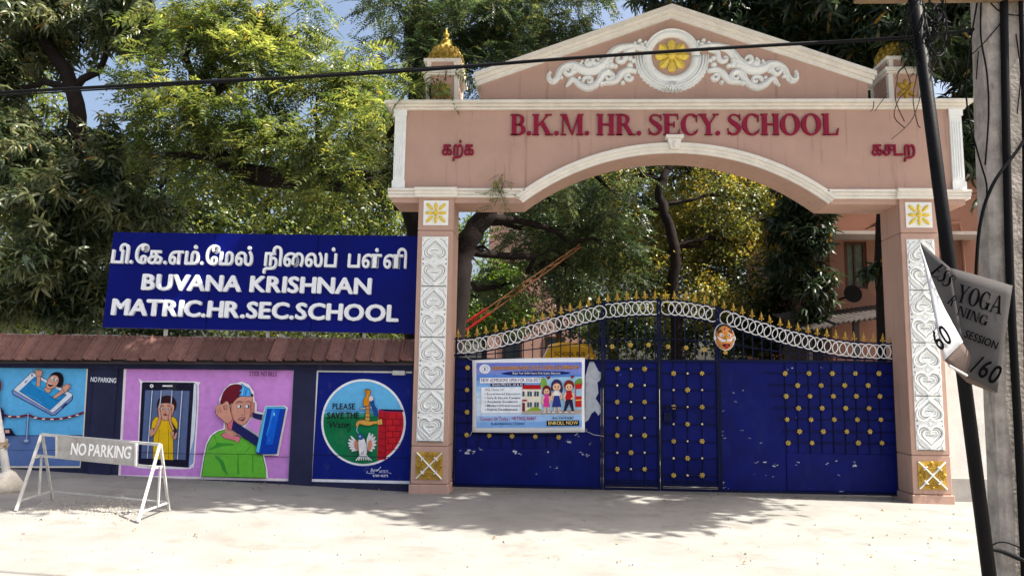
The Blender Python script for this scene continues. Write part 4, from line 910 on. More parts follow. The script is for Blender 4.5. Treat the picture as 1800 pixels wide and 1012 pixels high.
B.text('Are You Ready?', 1016, 1268, 782, 26, '14141c', 778, slant=.15); B.poly([(952, 802), (1336, 796), (1336, 858), (952, 864)], '14100e'); B.text('ENROLL NOW', 972, 1324, 850, 40, 'f2d68a', 845, offset=.012)
B.poly([(888, 292), (1366, 280), (1366, 715), (662, 715), (662, 405), (888, 380)], 'a7d2ee'); B.poly([(880, 400), (890, 300), (940, 310), (960, 380), (960, 420)], '7fb04e', 2); B.poly([(1290, 330), (1366, 300), (1366, 420), (1290, 400)], '6f9a44', 2)
B.poly([(662, 430), (885, 430), (885, 690), (662, 690)], 'e9e2d0'); B.poly([(672, 378), (876, 378), (890, 430), (662, 430)], 'b51f22')
for x in (664, 722, 804):
    for y in (456, 584):
        if x > 664 or y < 500: B.poly([(x, y), (x+(30 if x == 664 else 54), y), (x+(30 if x == 664 else 54), y+58), (x, y+58)], '3c5468'); B.line([(x+26, y), (x+26, y+58)], 4, 'e9e2d0')
B.poly([(662, 590), (694, 590), (694, 690), (662, 690)], '7a2420'); B.poly([(662, 552), (720, 552), (720, 572), (662, 572)], 'a02a26'); B.poly([(720, 700), (740, 664), (800, 640), (860, 650), (890, 700)], '8aa838', 2); B.poly([(662, 690), (1366, 670), (1366, 718), (662, 718)], 'b9a99a')
B.poly([(1290, 370), (1366, 360), (1366, 640), (1290, 640)], 'c62a24'); B.poly([(1300, 430), (1366, 424), (1366, 510), (1300, 514)], 'a8c8dc'); B.line([(1292, 560), (1366, 556)], 12, 'f0c860')
for cx, hy, hr, hair, top, bot, sy, fy in ((950, 450, 44, '6d2420', 'dd3f9a', 'dd3f9a', 0, 710), (1070, 396, 58, '3a2f5c', 'f2f0ee', '2c3a86', 0, 712), (1216, 400, 54, '7d2a1e', 'c21f26', '2a2440', 1, 712)):
    B.oval(cx, hy-14, hr*1.12, hr*1.2, hair)
    if sy == 0: B.oval(cx+hr*.95, hy+hr*.6, hr*.3, hr*.8, hair); B.oval(cx-hr*.95, hy+hr*.4, hr*.25, hr*.6, hair)
    B.oval(cx, hy+8, hr*.82, hr*.8, 'f0c3a0', 0, '6a3a2a', 3)
    for d in (-.32, .32): B.oval(cx+d*hr, hy+4, hr*.12, hr*.17, '2a1a1a')
    B.line([(cx-hr*.3, hy+hr*.42), (cx, hy+hr*.55), (cx+hr*.3, hy+hr*.42)], 5, 'a03a32', 3)
    b0 = hy+hr*.85; B.poly([(cx-hr*.75, b0+30), (cx-hr*.4, b0), (cx+hr*.4, b0), (cx+hr*.75, b0+30), (cx+hr*.7, b0+110), (cx-hr*.7, b0+110)], top, 0, '3a1a2a', 3)
    B.line([(cx-hr*.7, b0+25), (cx-hr*1.1, b0+90), (cx-hr*.6, b0+120)], 20, 'f0c3a0', 3); B.line([(cx+hr*.7, b0+25), (cx+hr*1.0, b0+80), (cx+hr*.4, b0+100)], 20, 'f0c3a0', 3)
    if sy == 0: B.poly([(cx-hr*.55, b0+60), (cx+hr*.55, b0+60), (cx+hr*.95, 640), (cx-hr*.95, 640)], bot)
    else: B.poly([(cx-hr*.7, b0+105), (cx+hr*.7, b0+105), (cx+hr*1.1, 690), (cx+hr*.6, 690), (cx, b0+150), (cx-hr*.7, 690), (cx-hr*1.2, 690)], bot)
    if sy == 0:
        for d in (-.4, .4): B.line([(cx+d*hr, 640), (cx+d*hr*1.2, 695)], 16, 'f0c3a0')
    for d in (-.55, .6): B.oval(cx+d*hr*1.2, 700, 24, 11, 'e8e4e4', 0, '4a3040', 3)
for x, y in ((968, 290), (1250, 280)): B.poly([(x-24, y-18), (x, y-4), (x+22, y-20), (x+30, y), (x+8, y+24), (x-10, y+18)], '7d2a2e')
B.done('print', bn)
for (u, v, du, dv) in ((830, 633, -12, -10), (1027, 629, 8, -6), (830, 757, -6, 10), (1027, 756, 34, 10)):
    a = A(u, v, YN+.004); b = A(u+du, v+dv, YG-.02); mid = (a+b)/2-Vector((0, 0, .02)); build(MB().tube([a, mid, b], .004, 4), 'tie_string', GREYM, bn)

# ================================================================== round evil-eye mask hung on the gate
p = A(1273, 592, YG-.03); mk = thing('face_mask', 'round painted fierce face mask with white moustache hung on the gate', 'mask', (p.x, p.y, p.z))
rr = 17*mpp(YG); rz = 23*mpp(YG); m = MB(); n = 20
vs = []
for q, h in ((1, 0), (.92, .04), (.7, .075), (.35, .095)):
    for j in range(n): a = 2*pi*j/n; vs.append((p.x+q*rr*cos(a), p.y-h, p.z+q*rz*sin(a)))
vs.append((p.x, p.y-.1, p.z)); m.add(vs, [(i*n+j, i*n+(j+1) % n, (i+1)*n+(j+1) % n, (i+1)*n+j) for i in range(3) for j in range(n)]+[(3*n+j, 3*n+(j+1) % n, 4*n) for j in range(n)])
fa = build(m, 'face', pm('mask_orange', (.62, .26, .07), rough=.4, var=.35, scale=22), mk, True)
def fp(a, b): return (p.x+a*rr+(-.12*b*rr), p.z+b*rz)
m = MB(); yy = p.y-.09
for sg in (-1, 1):
    m.relief([fp(sg*.75, .28), fp(sg*.42, .44), fp(sg*.12, .2)], [.02, .035, .02], yy+.02, .02, 0)
    m.bump_oval(fp(sg*.38, .1), rr*.24, rz*.14, yy+.012, .025, 1); m.bump_oval(fp(sg*.36, .09), rr*.09, rz*.08, yy, .02, 0)
    m.relief([fp(sg*.08, -.28), fp(sg*.42, -.3), fp(sg*.8, -.02)], [.05, .045, .015], yy+.015, .03, 1)
    m.bump_oval(fp(sg*.98, -.1), rr*.14, rz*.2, yy+.07, .03, 1)
m.bump_oval(fp(0, -.08), rr*.13, rz*.2, yy, .04, 2); m.bump_oval(fp(0, -.62), rr*.42, rz*.16, yy+.02, .02, 0); m.bump_oval(fp(0, -.72), rr*.18, rz*.2, yy, .02, 3); m.bump_oval(fp(0, .55), rr*.1, rz*.14, yy+.02, .02, 3)
m.relief([fp(.85*cos(t), .9*sin(t)) for t in np.linspace(.5, pi-.5, 12)], .03, yy+.05, .03, 0); m.relief([fp(.98*cos(t), .98*sin(t)) for t in np.linspace(0, 2*pi, 24)], .018, yy+.085, .02, 1)
build(m, 'features', [pm('mask_black', (.02, .018, .02), var=.1), RINGW, GOLD, pm('mask_red', (.4, .03, .04))], mk)

# ================================================================== no-parking barricade
LF, LB_, RF, RB_ = G(28, 897), G(92, 876), G(243, 917), G(297, 896)
br = thing('barricade', 'pale metal no parking barricade standing on the road by the wall', 'barricade', ((LF.x+RB_.x)/2, (LF.y+RB_.y)/2, gh(-5, -2)))
def along(u, v, p0, d):                                         # point seen at (u,v) in the vertical plane through p0 along d
    n = Vector((-d.y, d.x, 0)).normalized(); return RP(u, v, p0, n)
dB = ((RF-LF)+(RB_-LB_)); dB.z = 0; dB.normalize(); midp = (LF+LB_)/2
ap = lambda u, v: along(u, v, midp, dB)
TL_, TR_ = ap(73, 763), ap(281, 781)
def strut(name, a, b, w=.017, me=GREYM): return build(MB().tube([a, b], w, 4), name, me, br)
for top, f, b in ((TL_, LF, LB_), (TR_, RF, RB_)):
    strut('leg', top, f); strut('leg', top+dB*.01, b); strut('cross_bar', f.lerp(top, .12), b.lerp(top, .12), .013)
    c = f.lerp(b, .55); strut('cross_bar', f.lerp(top, .68), b.lerp(top, .68), .013); strut('brace', c.lerp(top, .12)+dB*.02, c.lerp(top, .68)+dB*.02, .013)
strut('rail', TL_, TR_, .02); l0, l1 = ap(66, 800), ap(283, 821); strut('rail', l0, l1, .017); strut('lower_rail', LB_.lerp(TL_, .12), RB_.lerp(TR_, .12), .012)
n_ = Vector((dB.y, -dB.x, 0)).normalized(); q = [ap(104, 766), ap(243, 778), ap(242, 818), ap(104, 804)]; q = [p+n_*.03 for p in q]
m = MB(); m.add([q[3], q[2], q[1], q[0]]+[p-n_*.015 for p in (q[3], q[2], q[1], q[0])], [(0, 1, 2, 3), (7, 6, 5, 4), (0, 4, 5, 1), (1, 5, 6, 2), (2, 6, 7, 3), (3, 7, 4, 0)])
bd = build(m, 'board', pm('weathered_board', (.36, .35, .33), rough=.7, var=.2, scale=10, grime=(.25, .2, .17), gthr=.55, gscale=(8, 8, 3)), br)
for a, b in ((0, 3), (1, 2)): build(MB().tube([q[a]+n_*.004, q[b]+n_*.004], .014, 4), 'board_edge', GREYM, br)
lp = lambda u, v: along(u, v, q[0]+n_*.001, dB)
letters(list('NO PARKING'), lp(124, 798), lp(229, 805.5), (lp(124, 778)-lp(124, 798)).length, .682, n_, .003, pm('hand_painted_white', (.82, .83, .83), var=.12, scale=30), br, gap=.06, space=.2, offset=.018)

# ================================================================== white post in a cement lump at the left edge
b0 = G(15, 862); wp = thing('white_post', 'leaning white post set in a white cement lump at the left edge', 'post', (b0.x, b0.y, b0.z))
tp = RP(-34, 560, b0+Vector((0, .1, 0)), Vector((0, 1, 0)))
build(MB().tube([b0+Vector((0, 0, .05)), tp], .045, 10), 'post', pm('white_pipe', (.74, .73, .70), rough=.5, var=.14, scale=8, grime=(.4, .33, .25), gthr=.6), wp, True)
m = MB(); m.ball((b0.x-.07, b0.y, b0.z+.07), (.20, .20, .16), 16, 10)
m.v = [(x+.03*sin(13*y+9*z+1)+.012*sin(31*z+27*y), y+.03*sin(12*x), z+.022*sin(17*x+13*y)+.01*sin(37*x)) for x, y, z in m.v]; build(m, 'cement_lump', pm('white_cement', (.62, .58, .50), rough=.95, var=.2, scale=9, bump=.6, bscale=25), wp, True)
m = MB(); rq = b0.lerp(tp, .25)
for k in range(3): m.tube([(rq.x+.055*cos(t), rq.y+.055*sin(t), rq.z+.03*k+.02*sin(t)) for t in np.linspace(0, 2*pi, 12)], .012, 5)
m.tube([(rq.x+.05, rq.y-.02, rq.z), (rq.x+.11, rq.y-.03, rq.z+.03), (rq.x+.08, rq.y-.03, rq.z-.03)], .012, 5); build(m, 'rope', pm('jute_rope', (.42, .33, .22), var=.3, scale=60), wp, True)

# ================================================================== right: white wall, buildings, shed
rwT = 2.55
WPL = pm('white_plaster', (.66, .65, .61), rough=.9, var=.12, scale=3, bump=.3, bscale=40, grime=(.36, .34, .31), gthr=.58, gscale=(4, 4, 1.5), spots=(.2, .19, .17), sthr=.69, sscale=9)
t = thing('boundary_wall', 'weathered white plaster wall right of the gateway, behind the utility pole', 'wall', (8, .4, 0))
build(MB().box(PR[1]+.002, 16, .3, .52, .30, rwT), 'wall_body', WPL, t); build(MB().box(PR[1]+.003, 16, .27, .55, -.2, .30), 'plinth', pm('grey_plinth', (.33, .32, .30), rough=.95, var=.2, bump=.4), t); build(MB().box(PR[1]+.003, 16, .26, .56, rwT, rwT+.07), 'coping', CONC, t)
YH = 6.0; x0 = A(1458, 450, YH).x; hs = thing('pink_building', 'pink two storey building with window and sunshade behind the right pillar', 'building', (x0+5, YH+3, 0))
HP = pm('pink_house_paint', (.29, .145, .10), rough=.85, var=.12, scale=1.5, bump=.15, grime=(.2, .11, .08), gthr=.6, gscale=(4, 4, .8))
wu = (1484, 1524); wx0, wx1 = A(wu[0], 460, YH).x, A(wu[1], 460, YH).x; wz0, wz1 = A(1500, 507, YH).z, A(1500, 424, YH).z
m = MB(); H_ = 6.1; X1 = x0+10
m.box(x0, wx0, YH, YH+.25, -.1, H_); m.box(wx1, X1, YH, YH+.25, -.1, H_); m.box(wx0, wx1, YH, YH+.25, -.1, wz0); m.box(wx0, wx1, YH, YH+.25, wz1, H_)
m.box(x0, x0+.25, YH+.25, YH+7, -.1, H_); m.box(X1-.25, X1, YH+.25, YH+7, -.1, H_); m.box(x0+.25, X1-.25, YH+6.75, YH+7, -.1, H_)
build(m, 'wall', HP, hs); build(MB().box(x0-.3, X1+.3, YH-.3, YH+7.3, H_, H_+.15), 'roof', CONC, hs)
sz = A(1500, 412, YH-.6).z
build(MB().hexa([(x0-.25, YH-.75, sz-.02), (x0+3, YH-.75, sz-.02), (x0+3, YH, sz), (x0-.25, YH, sz)], [(x0-.25, YH-.75, sz+.05), (x0+3, YH-.75, sz+.05), (x0+3, YH, sz+.1), (x0-.25, YH, sz+.1)]), 'sunshade', pm('chajja_grey', (.42, .36, .32), rough=.9, var=.2), hs)
wf = MB(); FR = pm('window_brown', (.10, .045, .03), rough=.6, var=.2)
for a, b, c, d in ((wx0, wx0+.09, wz0, wz1), (wx1-.06, wx1, wz0, wz1), (wx0+.09, wx1-.06, wz1-.06, wz1), (wx0+.09, wx1-.06, wz0, wz0+.06), ((wx0+wx1)/2-.02, (wx0+wx1)/2+.02, wz0+.06, wz1-.06)): wf.box(a, b, YH+.05, YH+.15, c, d)
wo = build(wf, 'window', FR, hs)
for a, b in ((wx0+.09, (wx0+wx1)/2-.02), ((wx0+wx1)/2+.02, wx1-.06)): build(MB().box(a, b, YH+.09, YH+.11, wz0+.06, wz1-.06), 'pane', pm('grey_green_glass', (.10, .12, .08), rough=.15, var=.4, scale=5, bump=0), wo)
px = A(1684, 400, YH).x; m = MB(); m.tube([(px-.3, YH-.06, A(1680, 395, YH).z), (px, YH-.06, A(1684, 392, YH).z), (px+.04, YH-.06, A(1684, 392, YH).z-.2), (px+.06, YH-.06, 0)], .035, 8); build(m, 'drain_pipe', HP, hs, True)
dz = A(1500, 517, YH-.5); m = MB(); m.lathe([(.02, 0), (.12, .02), (.18, .06), (.19, .065)], (0, 0, 0), 18)
d_ = put('satellite_dish', m.mesh('satellite_dish', pm('dish_dark', (.008, .008, .008), rough=.8, spec=.05)), hs, T(dz.x, YH-.42, dz.z) @ Matrix.Rotation(radians(80), 4, 'X'))
build(MB().tube([(dz.x, YH-.42, dz.z), (dz.x-.1, YH-.2, dz.z-.05), (dz.x-.1, YH+.01, dz.z-.05)], .02, 6), 'dish_arm', BLACK, d_)
# shed with corrugated roof
YS = 4.6; sh = thing('shed', 'low dark shed with corrugated roof behind the right gate leaf', 'shed', (A(1480, 600, YS).x, YS, 0))
a, b = A(1415, 575, YS), A(1600, 551, YS); vs = []; n = 60
for j, (yy, dzv) in enumerate(((YS, 0), (YS+2.2, .5))):
    for i in range(n+1): s_ = i/n; vs.append((a.x+(b.x-a.x)*s_, yy, a.z+(b.z-a.z)*s_+.04*(math.sin(i*2.1))*.7+dzv-(.05 if s_ < .3 else 0)))
m = MB().add(vs, [(i, i+1, n+2+i, n+1+i) for i in range(n)]); o = build(m, 'roof_sheet', pm('asbestos_dark', (.09, .075, .07), rough=.95, var=.3, scale=5), sh); o.modifiers.new('s', 'SOLIDIFY').thickness = .02
DK = pm('shed_wall_dark', (.06, .05, .045), rough=.9, var=.2)
build(MB().box(a.x+.2, b.x-.1, YS+2.0, YS+2.1, -.1, a.z+.3), 'back_wall', DK, sh)
for x in (a.x+.1, (a.x+b.x)/2, b.x-.1): put('post', MB().box(x-.05, x+.05, YS+.05, YS+.15, -.1, a.z+(x-a.x)/(b.x-a.x)*(b.z-a.z)).mesh('post', DK), sh)
# pale building seen through the middle tree
YC = 20; c0_, c1_ = A(925, 400, YC), A(1010, 400, YC); cb = thing('distant_building', 'pale pink building glimpsed between the tree trunks behind the gate', 'building', ((c0_.x+c1_.x)/2, YC+3, 0))
zt_ = A(960, 330, YC).z; build(MB().box(c0_.x-1.5, c1_.x+.6, YC, YC+6, -.1, zt_), 'wall', pm('pale_pink_paint', (.55, .33, .27), rough=.9, var=.1, grime=(.35, .2, .16), gthr=.6, gscale=(2, 2, .4)), cb); build(MB().box(c0_.x-1.8, c1_.x+.9, YC-.3, YC+6.3, zt_, zt_+.2), 'roof_slab', CONC, cb)
for k, zc_ in enumerate((2.2, 5.2, 8.2)):
    for j in (0, 1):
        xx = c0_.x-.9+j*1.7
        wn = build(MB().box(xx, xx+.8, YC-.03, YC-.005, zc_, zc_+1.2), 'window', FR, cb); build(MB().box(xx+.07, xx+.73, YC-.036, YC-.031, zc_+.07, zc_+1.13), 'pane', GLASSD, wn)

# ================================================================== school van behind the gate
YV = 9.0; vx0, vx1 = A(950, 610, YV).x, A(1053, 610, YV).x; vt = A(1003, 601, YV).z; vw = vx1-vx0; vc = (vx0+vx1)/2
vn = thing('school_van', 'yellow school van parked behind the gate, only its roof showing above the banner', 'van', (vc, YV+1.5, 0))
YEL = pm('van_yellow', (.78, .42, .02), rough=.35, var=.12, coat=.3, bump=0)
def sect(y, s, zt2): return [(vc+s*vw*x, y, z) for x, z in ((-.5, .35), (-.5, vt*.55), (-.46, vt*.85), (-.36, zt2-.05), (-.18, zt2), (.18, zt2), (.36, zt2-.05), (.46, vt*.85), (.5, vt*.55), (.5, .35))]
vs = sect(YV, .94, vt-.08)+sect(YV+.25, 1, vt)+sect(YV+3.6, 1, vt)+sect(YV+3.8, .95, vt-.1); m = MB(); n = 10
m.add(vs, [(j*n+i, (j+1)*n+i, (j+1)*n+(i+1) % n, j*n+(i+1) % n) for j in range(3) for i in range(n)]+[tuple(range(n)), tuple(range(4*n-1, 3*n-1, -1))]); bo = build(m, 'body', YEL, vn, bev=.03)
build(MB().prism([(vc-.4*vw, 1.25), (vc+.4*vw, 1.25), (vc+.34*vw, vt*.82), (vc-.34*vw, vt*.82)], YV-.012, YV+.01), 'windscreen', GLASSD, vn)
build(MB().box(vc-.48*vw, vc+.48*vw, YV-.1, YV+.02, .35, .55), 'bumper', STEELB, vn)
for sg in (-1, 1):
    build(MB().bump_oval((vc+sg*.34*vw, .8), .11, .11, YV, .05), 'headlight', RINGW, vn); build(MB().tube([(vc+sg*.47*vw, YV+.1, 1.5), (vc+sg*.56*vw, YV-.1, 1.55), (vc+sg*.56*vw, YV-.12, 1.75)], .02, 5), 'mirror', BLACK, vn)
    for yy in (YV+.7, YV+3.0): w_ = put('wheel', MB().tube([(-.1, 0, 0), (.1, 0, 0)], .34, 18).mesh('wheel', BLACK), vn, T(vc+sg*.42*vw, yy, .34)); put('rim', MB().tube([(-.11, 0, 0), (.11, 0, 0)], .18, 12).mesh('rim', GREYM), w_, T(vc+sg*.42*vw, yy, .34))
letters(list('SCHOOL BUS'), Vector((vc-.26*vw, YV-.001, vt*.865)), Vector((vc+.26*vw, YV-.001, vt*.865)), .1, .682, NF, .004, BLACK, vn, offset=.01)

# ================================================================== red lattice boom leaning behind the left pillar
bm0 = Vector((A(690, 700, 3.2).x-1.4, 3.2, 0.0)); e0, e1 = A(800, 588, 3.2), A(1020, 432, 3.8)
dr = (e1-e0).normalized(); st = e0-dr*((e0.z-.02)/dr.z); bo_ = thing('lattice_boom', 'red and rusty yellow lattice boom leaning up behind the gate', 'boom', tuple(st))
RED = pm('boom_red', (.28, .016, .016), rough=.5, var=.25, scale=8); RUS = pm('boom_rust_yellow', (.15, .065, .028), rough=.7, var=.35, scale=9)
nu = Vector((0, 0, 1))-dr*dr.z; nu.normalize(); nv = dr.cross(nu); Lb = (e1-st).length; split = (e0-st).length+.75
for i, (a, b) in enumerate(((1, 1), (-1, 1), (-1, -1), (1, -1))):
    off = lambda s: nu*(a*.11*(1-.75*s/Lb))+nv*(b*.09*(1-.6*s/Lb))
    build(MB().tube([st+off(0)+Vector((0, 0, .1)), st+dr*split+off(split)], .022, 6), 'chord', RED, bo_); build(MB().tube([st+dr*split+off(split), e1+off(Lb)], .010, 6), 'chord', RUS, bo_)
for k in range(26):
    s0, s1 = k*Lb/26, (k+1)*Lb/26; mt_ = RED if s1 < split else RUS; m = MB()
    f = lambda s, a, b: st+dr*s+nu*(a*.11*(1-.75*s/Lb))+nv*(b*.09*(1-.6*s/Lb))+Vector((0, 0, .05 if s < .01 else 0))
    for b in (1, -1): m.tube([f(s0, 1 if k % 2 else -1, b), f(s1, -1 if k % 2 else 1, b)], .011, 4)
    m.tube([f(s1, 1, 1), f(s1, 1, -1)], .011, 4); m.tube([f(s1, -1, 1), f(s1, -1, -1)], .011, 4); build(m, 'lacing', mt_, bo_)

# ================================================================== utility pole, cross-arm, cables, steel pole, flag
YU = -5.55
a0, a1 = A(1722, -120, YU), A(1763, 1012, YU); b0_ = A(1806, -120, YU); wd = .385
zl0, zl1 = a1.z, a0.z; lx = lambda z: a1.x+(a0.x-a1.x)*(z-zl1+zl1-zl0)/(zl1-zl0)
up = thing('utility_pole', 'grey weathered concrete utility pole at the right edge', 'pole', (lx(0)+wd/2, YU+.15, 0))
m = MB(); zs_ = np.linspace(-.2, 6.6, 18); vs = []
for z in zs_:
    w_ = wd*(1-.02*z)
    for (dx, dy) in ((0, .02), (.03, 0), (w_-.03, 0), (w_, .02), (w_, .15), (w_-.02, .17), (.02, .17), (0, .15)): vs.append((lx(z)+dx+random.uniform(-.004, .004), YU+dy+random.uniform(-.003, .003), z))
m.add(vs, [(j*8+i, j*8+(i+1) % 8, (j+1)*8+(i+1) % 8, (j+1)*8+i) for j in range(17) for i in range(8)]+[tuple(range(7, -1, -1)), tuple(range(136, 144))]); build(m, 'shaft', CONC, up)
za = A(1600, 8, YU).z; xa = A(1499, 5, YU).x
build(MB().box(xa, lx(za)+.5, YU-.10, YU-.005, za, za+.12), 'cross_arm', pm('old_wood', (.22, .15, .09), rough=.9, var=.3, scale=8, bump=.5, bscale=30), up, bev=.008)
def cable(name, label, pts, r, grp='cables around the utility pole', m_=BLACK, n=6, tagit=True, parent=None):
    c = cat_rom([tuple(p) for p in pts], 6); o = build(MB().tube(c, r, n), name, m_, parent, True)
    if tagit: tag(o, label, 'cable', grp)
    return o
cable('power_cable', 'thick black cable running down the front of the utility pole', [A(1764, -60, YU-.03), A(1768, 200, YU-.03), A(1776, 500, YU-.03), A(1790, 760, YU-.03), A(1804, 1040, YU-.03)], .026)
cable('power_cable', 'thinner black cable at the far right edge of the utility pole', [A(1792, -60, YU-.03), A(1800, 200, YU-.03), A(1802, 480, YU-.03), A(1806, 800, YU-.03)], .015)
cable('power_cable', 'black cable curving diagonally across the pole to the flag', [A(1830, 200, YU-.08), A(1790, 262, YU-.08), A(1745, 325, YU-.08), A(1722, 400, YU-.06), A(1714, 520, YU-.04)], .011)
cable('power_cable', 'black cable hooked from steel pole to utility pole near the ground', [A(1724, 964, YU-.12), A(1752, 966, YU-.1), A(1775, 974, YU-.06), A(1815, 992, YU-.05)], .014)
cable('power_cable', 'thin looping wire at the foot of the utility pole', [A(1738, 985, YU-.06), A(1742, 960, YU-.05), A(1765, 952, YU-.05), A(1800, 965, YU-.04)], .005)
wz_ = [[(1722, -20), (1700, 120), (1702, 200), (1722, 280), (1735, 330), (1728, 380)], [(1726, -20), (1724, 60), (1735, 130), (1738, 200), (1732, 290)], [(1760, 40), (1730, 75), (1704, 100)], [(1730, -10), (1760, 22), (1806, 28)], [(1720, 90), (1716, 140)], [(1786, 60), (1794, 130), (1788, 200)]]
for k, w_ in enumerate(wz_):
    o = build(MB().tube(cat_rom([tuple(A(u, v, YU-.012)) for u, v in w_], 5), .006 if k < 2 else .004, 5), 'wire', BLACK, up, True)
# overhead cable
oc = [Vector((-24, -5.2, A(0, 163, -5.35).z-1.0))]+[A(u, v, -5.35-.2*u/1700) for u, v in ((0, 163), (350, 145), (700, 126), (1000, 103), (1300, 83), (1600, 66), (1712, 52))]
cable('overhead_cable', 'black overhead cable crossing the whole view in front of the arch', oc, .0125, None)
oc2 = [p+Vector((0, .03, -.03+.02*i)) for i, p in enumerate(oc[:4])]+[oc[4]+Vector((0, .02, .0))]
cable('overhead_cable', 'thinner second wire twisted along the left of the overhead cable', oc2, .006, None)
# leaning steel pole
YQ = -5.75; q0, q1 = A(1739, 1012, YQ), A(1601, -60, YQ); dq = (q1-q0); qb = q0-dq*((q0.z+.02)/dq.z)
sp = tag(build(MB().tube([qb, q0.lerp(q1, .5), q1+dq*.12], .041, 14), 'steel_pole', STEELB, None, True), 'black leaning steel pole beside the utility pole carrying the torn flag', 'pole')
m = MB()
for k in range(30):                                   # knot of old wire round the pole head
    c = A(1632+random.gauss(0, 16), 52+random.gauss(0, 20), YQ-.03); a = random.uniform(0, 6.3); r = random.uniform(.03, .10); pl = random.uniform(-.6, .6)
    m.tube([(c.x+r*cos(a+t), c.y+.12*pl*sin(t), c.z+r*2.2*sin(a+t*1.1)) for t in np.linspace(0, random.uniform(1.5, 4.5), 9)], random.uniform(.003, .007), 4)
tag(build(m, 'wire_tangle', BLACK), 'tangle of old black wire around the head of the steel pole', 'wire', kind='stuff')
# flag
FG = pm('flag_shade_grey', (.072, .068, .068), spec=.04, rough=.85, var=.1, bump=.1); FL = pm('flag_lit_flap', (.42, .43, .45), rough=.7, var=.08); FD = pm('flag_underside_brown', (.10, .075, .065), rough=.9, var=.3)  # one vinyl sheet: the flap's sunlight and the panel's shade are coloured in
fl = thing('torn_flag', 'grey torn yoga advertisement flag folded around the black steel pole', 'flag', tuple(A(1690, 560, YQ-.15)))
YF = YQ-.13
def patch(name, corners, nx, ny, m_, bulge=0):        # corners: TL TR BR BL as (u,v,Y)
    P = [A(*c) for c in corners]; vs = []
    for j in range(ny+1):
        for i in range(nx+1):
            s_, t_ = i/nx, j/ny; p = P[0].lerp(P[1], s_).lerp(P[3].lerp(P[2], s_), t_); p = p+Vector((0, -bulge*sin(pi*s_)*sin(pi*min(1, t_+.15)), 0)); vs.append(p)
    n = nx+1; o = build(MB().add(vs, [(j*n+i, (j+1)*n+i, (j+1)*n+i+1, j*n+i+1) for j in range(ny) for i in range(nx)]), name, m_, fl, True); o.modifiers.new('s', 'SOLIDIFY').thickness = .003; return o
patch('flag_panel', [(1668, 470, YF), (1780, 502, YF-.04), (1753, 690, YF-.05), (1682, 650, YF)], 10, 10, FG, .02)
patch('flag_corner', [(1616, 425, YF+.06), (1670, 470, YF-.003), (1693, 602, YF-.03), (1640, 505, YF+.02)], 6, 8, FG, .0)
patch('flag_flap', [(1616, 425, YF+.055), (1640, 503, YF+.012), (1693, 601, YF-.05), (1659, 634, YF-.12)], 6, 8, FL, .015)
patch('flag_underside', [(1659, 632, YF-.10), (1692, 602, YF-.05), (1752, 692, YF+.08), (1700, 672, YF+.02)], 5, 5, FD)  # underside of the same sheet, coloured brown
build(MB().tube([A(1668, 642, YF-.12), A(1700, 660, YF-.10)], .008, 5), 'wire_tie', GREYM, fl)
INK = pm('flag_ink', (.004, .004, .005), rough=.9, var=.1, spec=.02)
def ftext(txt, u0, v0, u1, v1, cap, Y0, Y1, **k):
    P0, P1 = A(u0, v0, Y0), A(u1, v1, Y1); ex = (P1-P0).normalized(); nn = ex.cross(Vector((0, 0, 1))).normalized(); nn = nn if nn.y < 0 else -nn
    letters(list(txt), P0, P1, mpp(YF)*cap, k.pop('capu', .682), nn, .002, INK, fl, **k)
ftext('YOGA', 1679, 529, 1760, 553, 31, YF-.03, YF-.05, gap=.03, glyphfn=roman, capu=1); ftext('NING', 1680, 553, 1734, 573, 17, YF-.035, YF-.05, glyphfn=roman, capu=1, gap=.05); ftext('SESSION', 1694, 592, 1751, 614, 13, YF-.035, YF-.055, offset=.012)
ftext('/60', 1704, 652, 1748, 676, 32, YF-.035, YF-.055, offset=.012); ftext('ESS', 1634, 480, 1662, 506, 25, YF+.012, YF-.025, glyphfn=roman, capu=1, gap=.05); ftext('R', 1664, 532, 1673, 539, 18, YF-.03, YF-.035, glyphfn=roman, capu=1); ftext('60', 1652, 617, 1675, 600, 34, YF-.11, YF-.085, offset=.012)
# dry vines hanging from the cornice at the right turret
m = MB()
for pts in ([(1590, 118), (1600, 150), (1580, 175), (1572, 205), (1590, 225)], [(1640, 110), (1622, 150), (1615, 180), (1600, 215), (1567, 245)], [(1615, 120), (1605, 170), (1612, 215), (1618, 225)], [(1578, 135), (1574, 175), (1590, 214)], [(1560, 165), (1545, 185), (1538, 195)], [(1640, 60), (1650, 95), (1640, 120), (1628, 150)], [(1536, 178), (1535, 190), (1530, 196)]):
    m.tube(cat_rom([tuple(A(u, v, -.15+.02*random.random())) for u, v in pts], 5), .007, 4)
tag(build(m, 'dry_vine', pm('dry_twig', (.09, .05, .035), rough=.9, var=.3)), 'dry brown vine twigs hanging over the right end of the arch', 'vine')

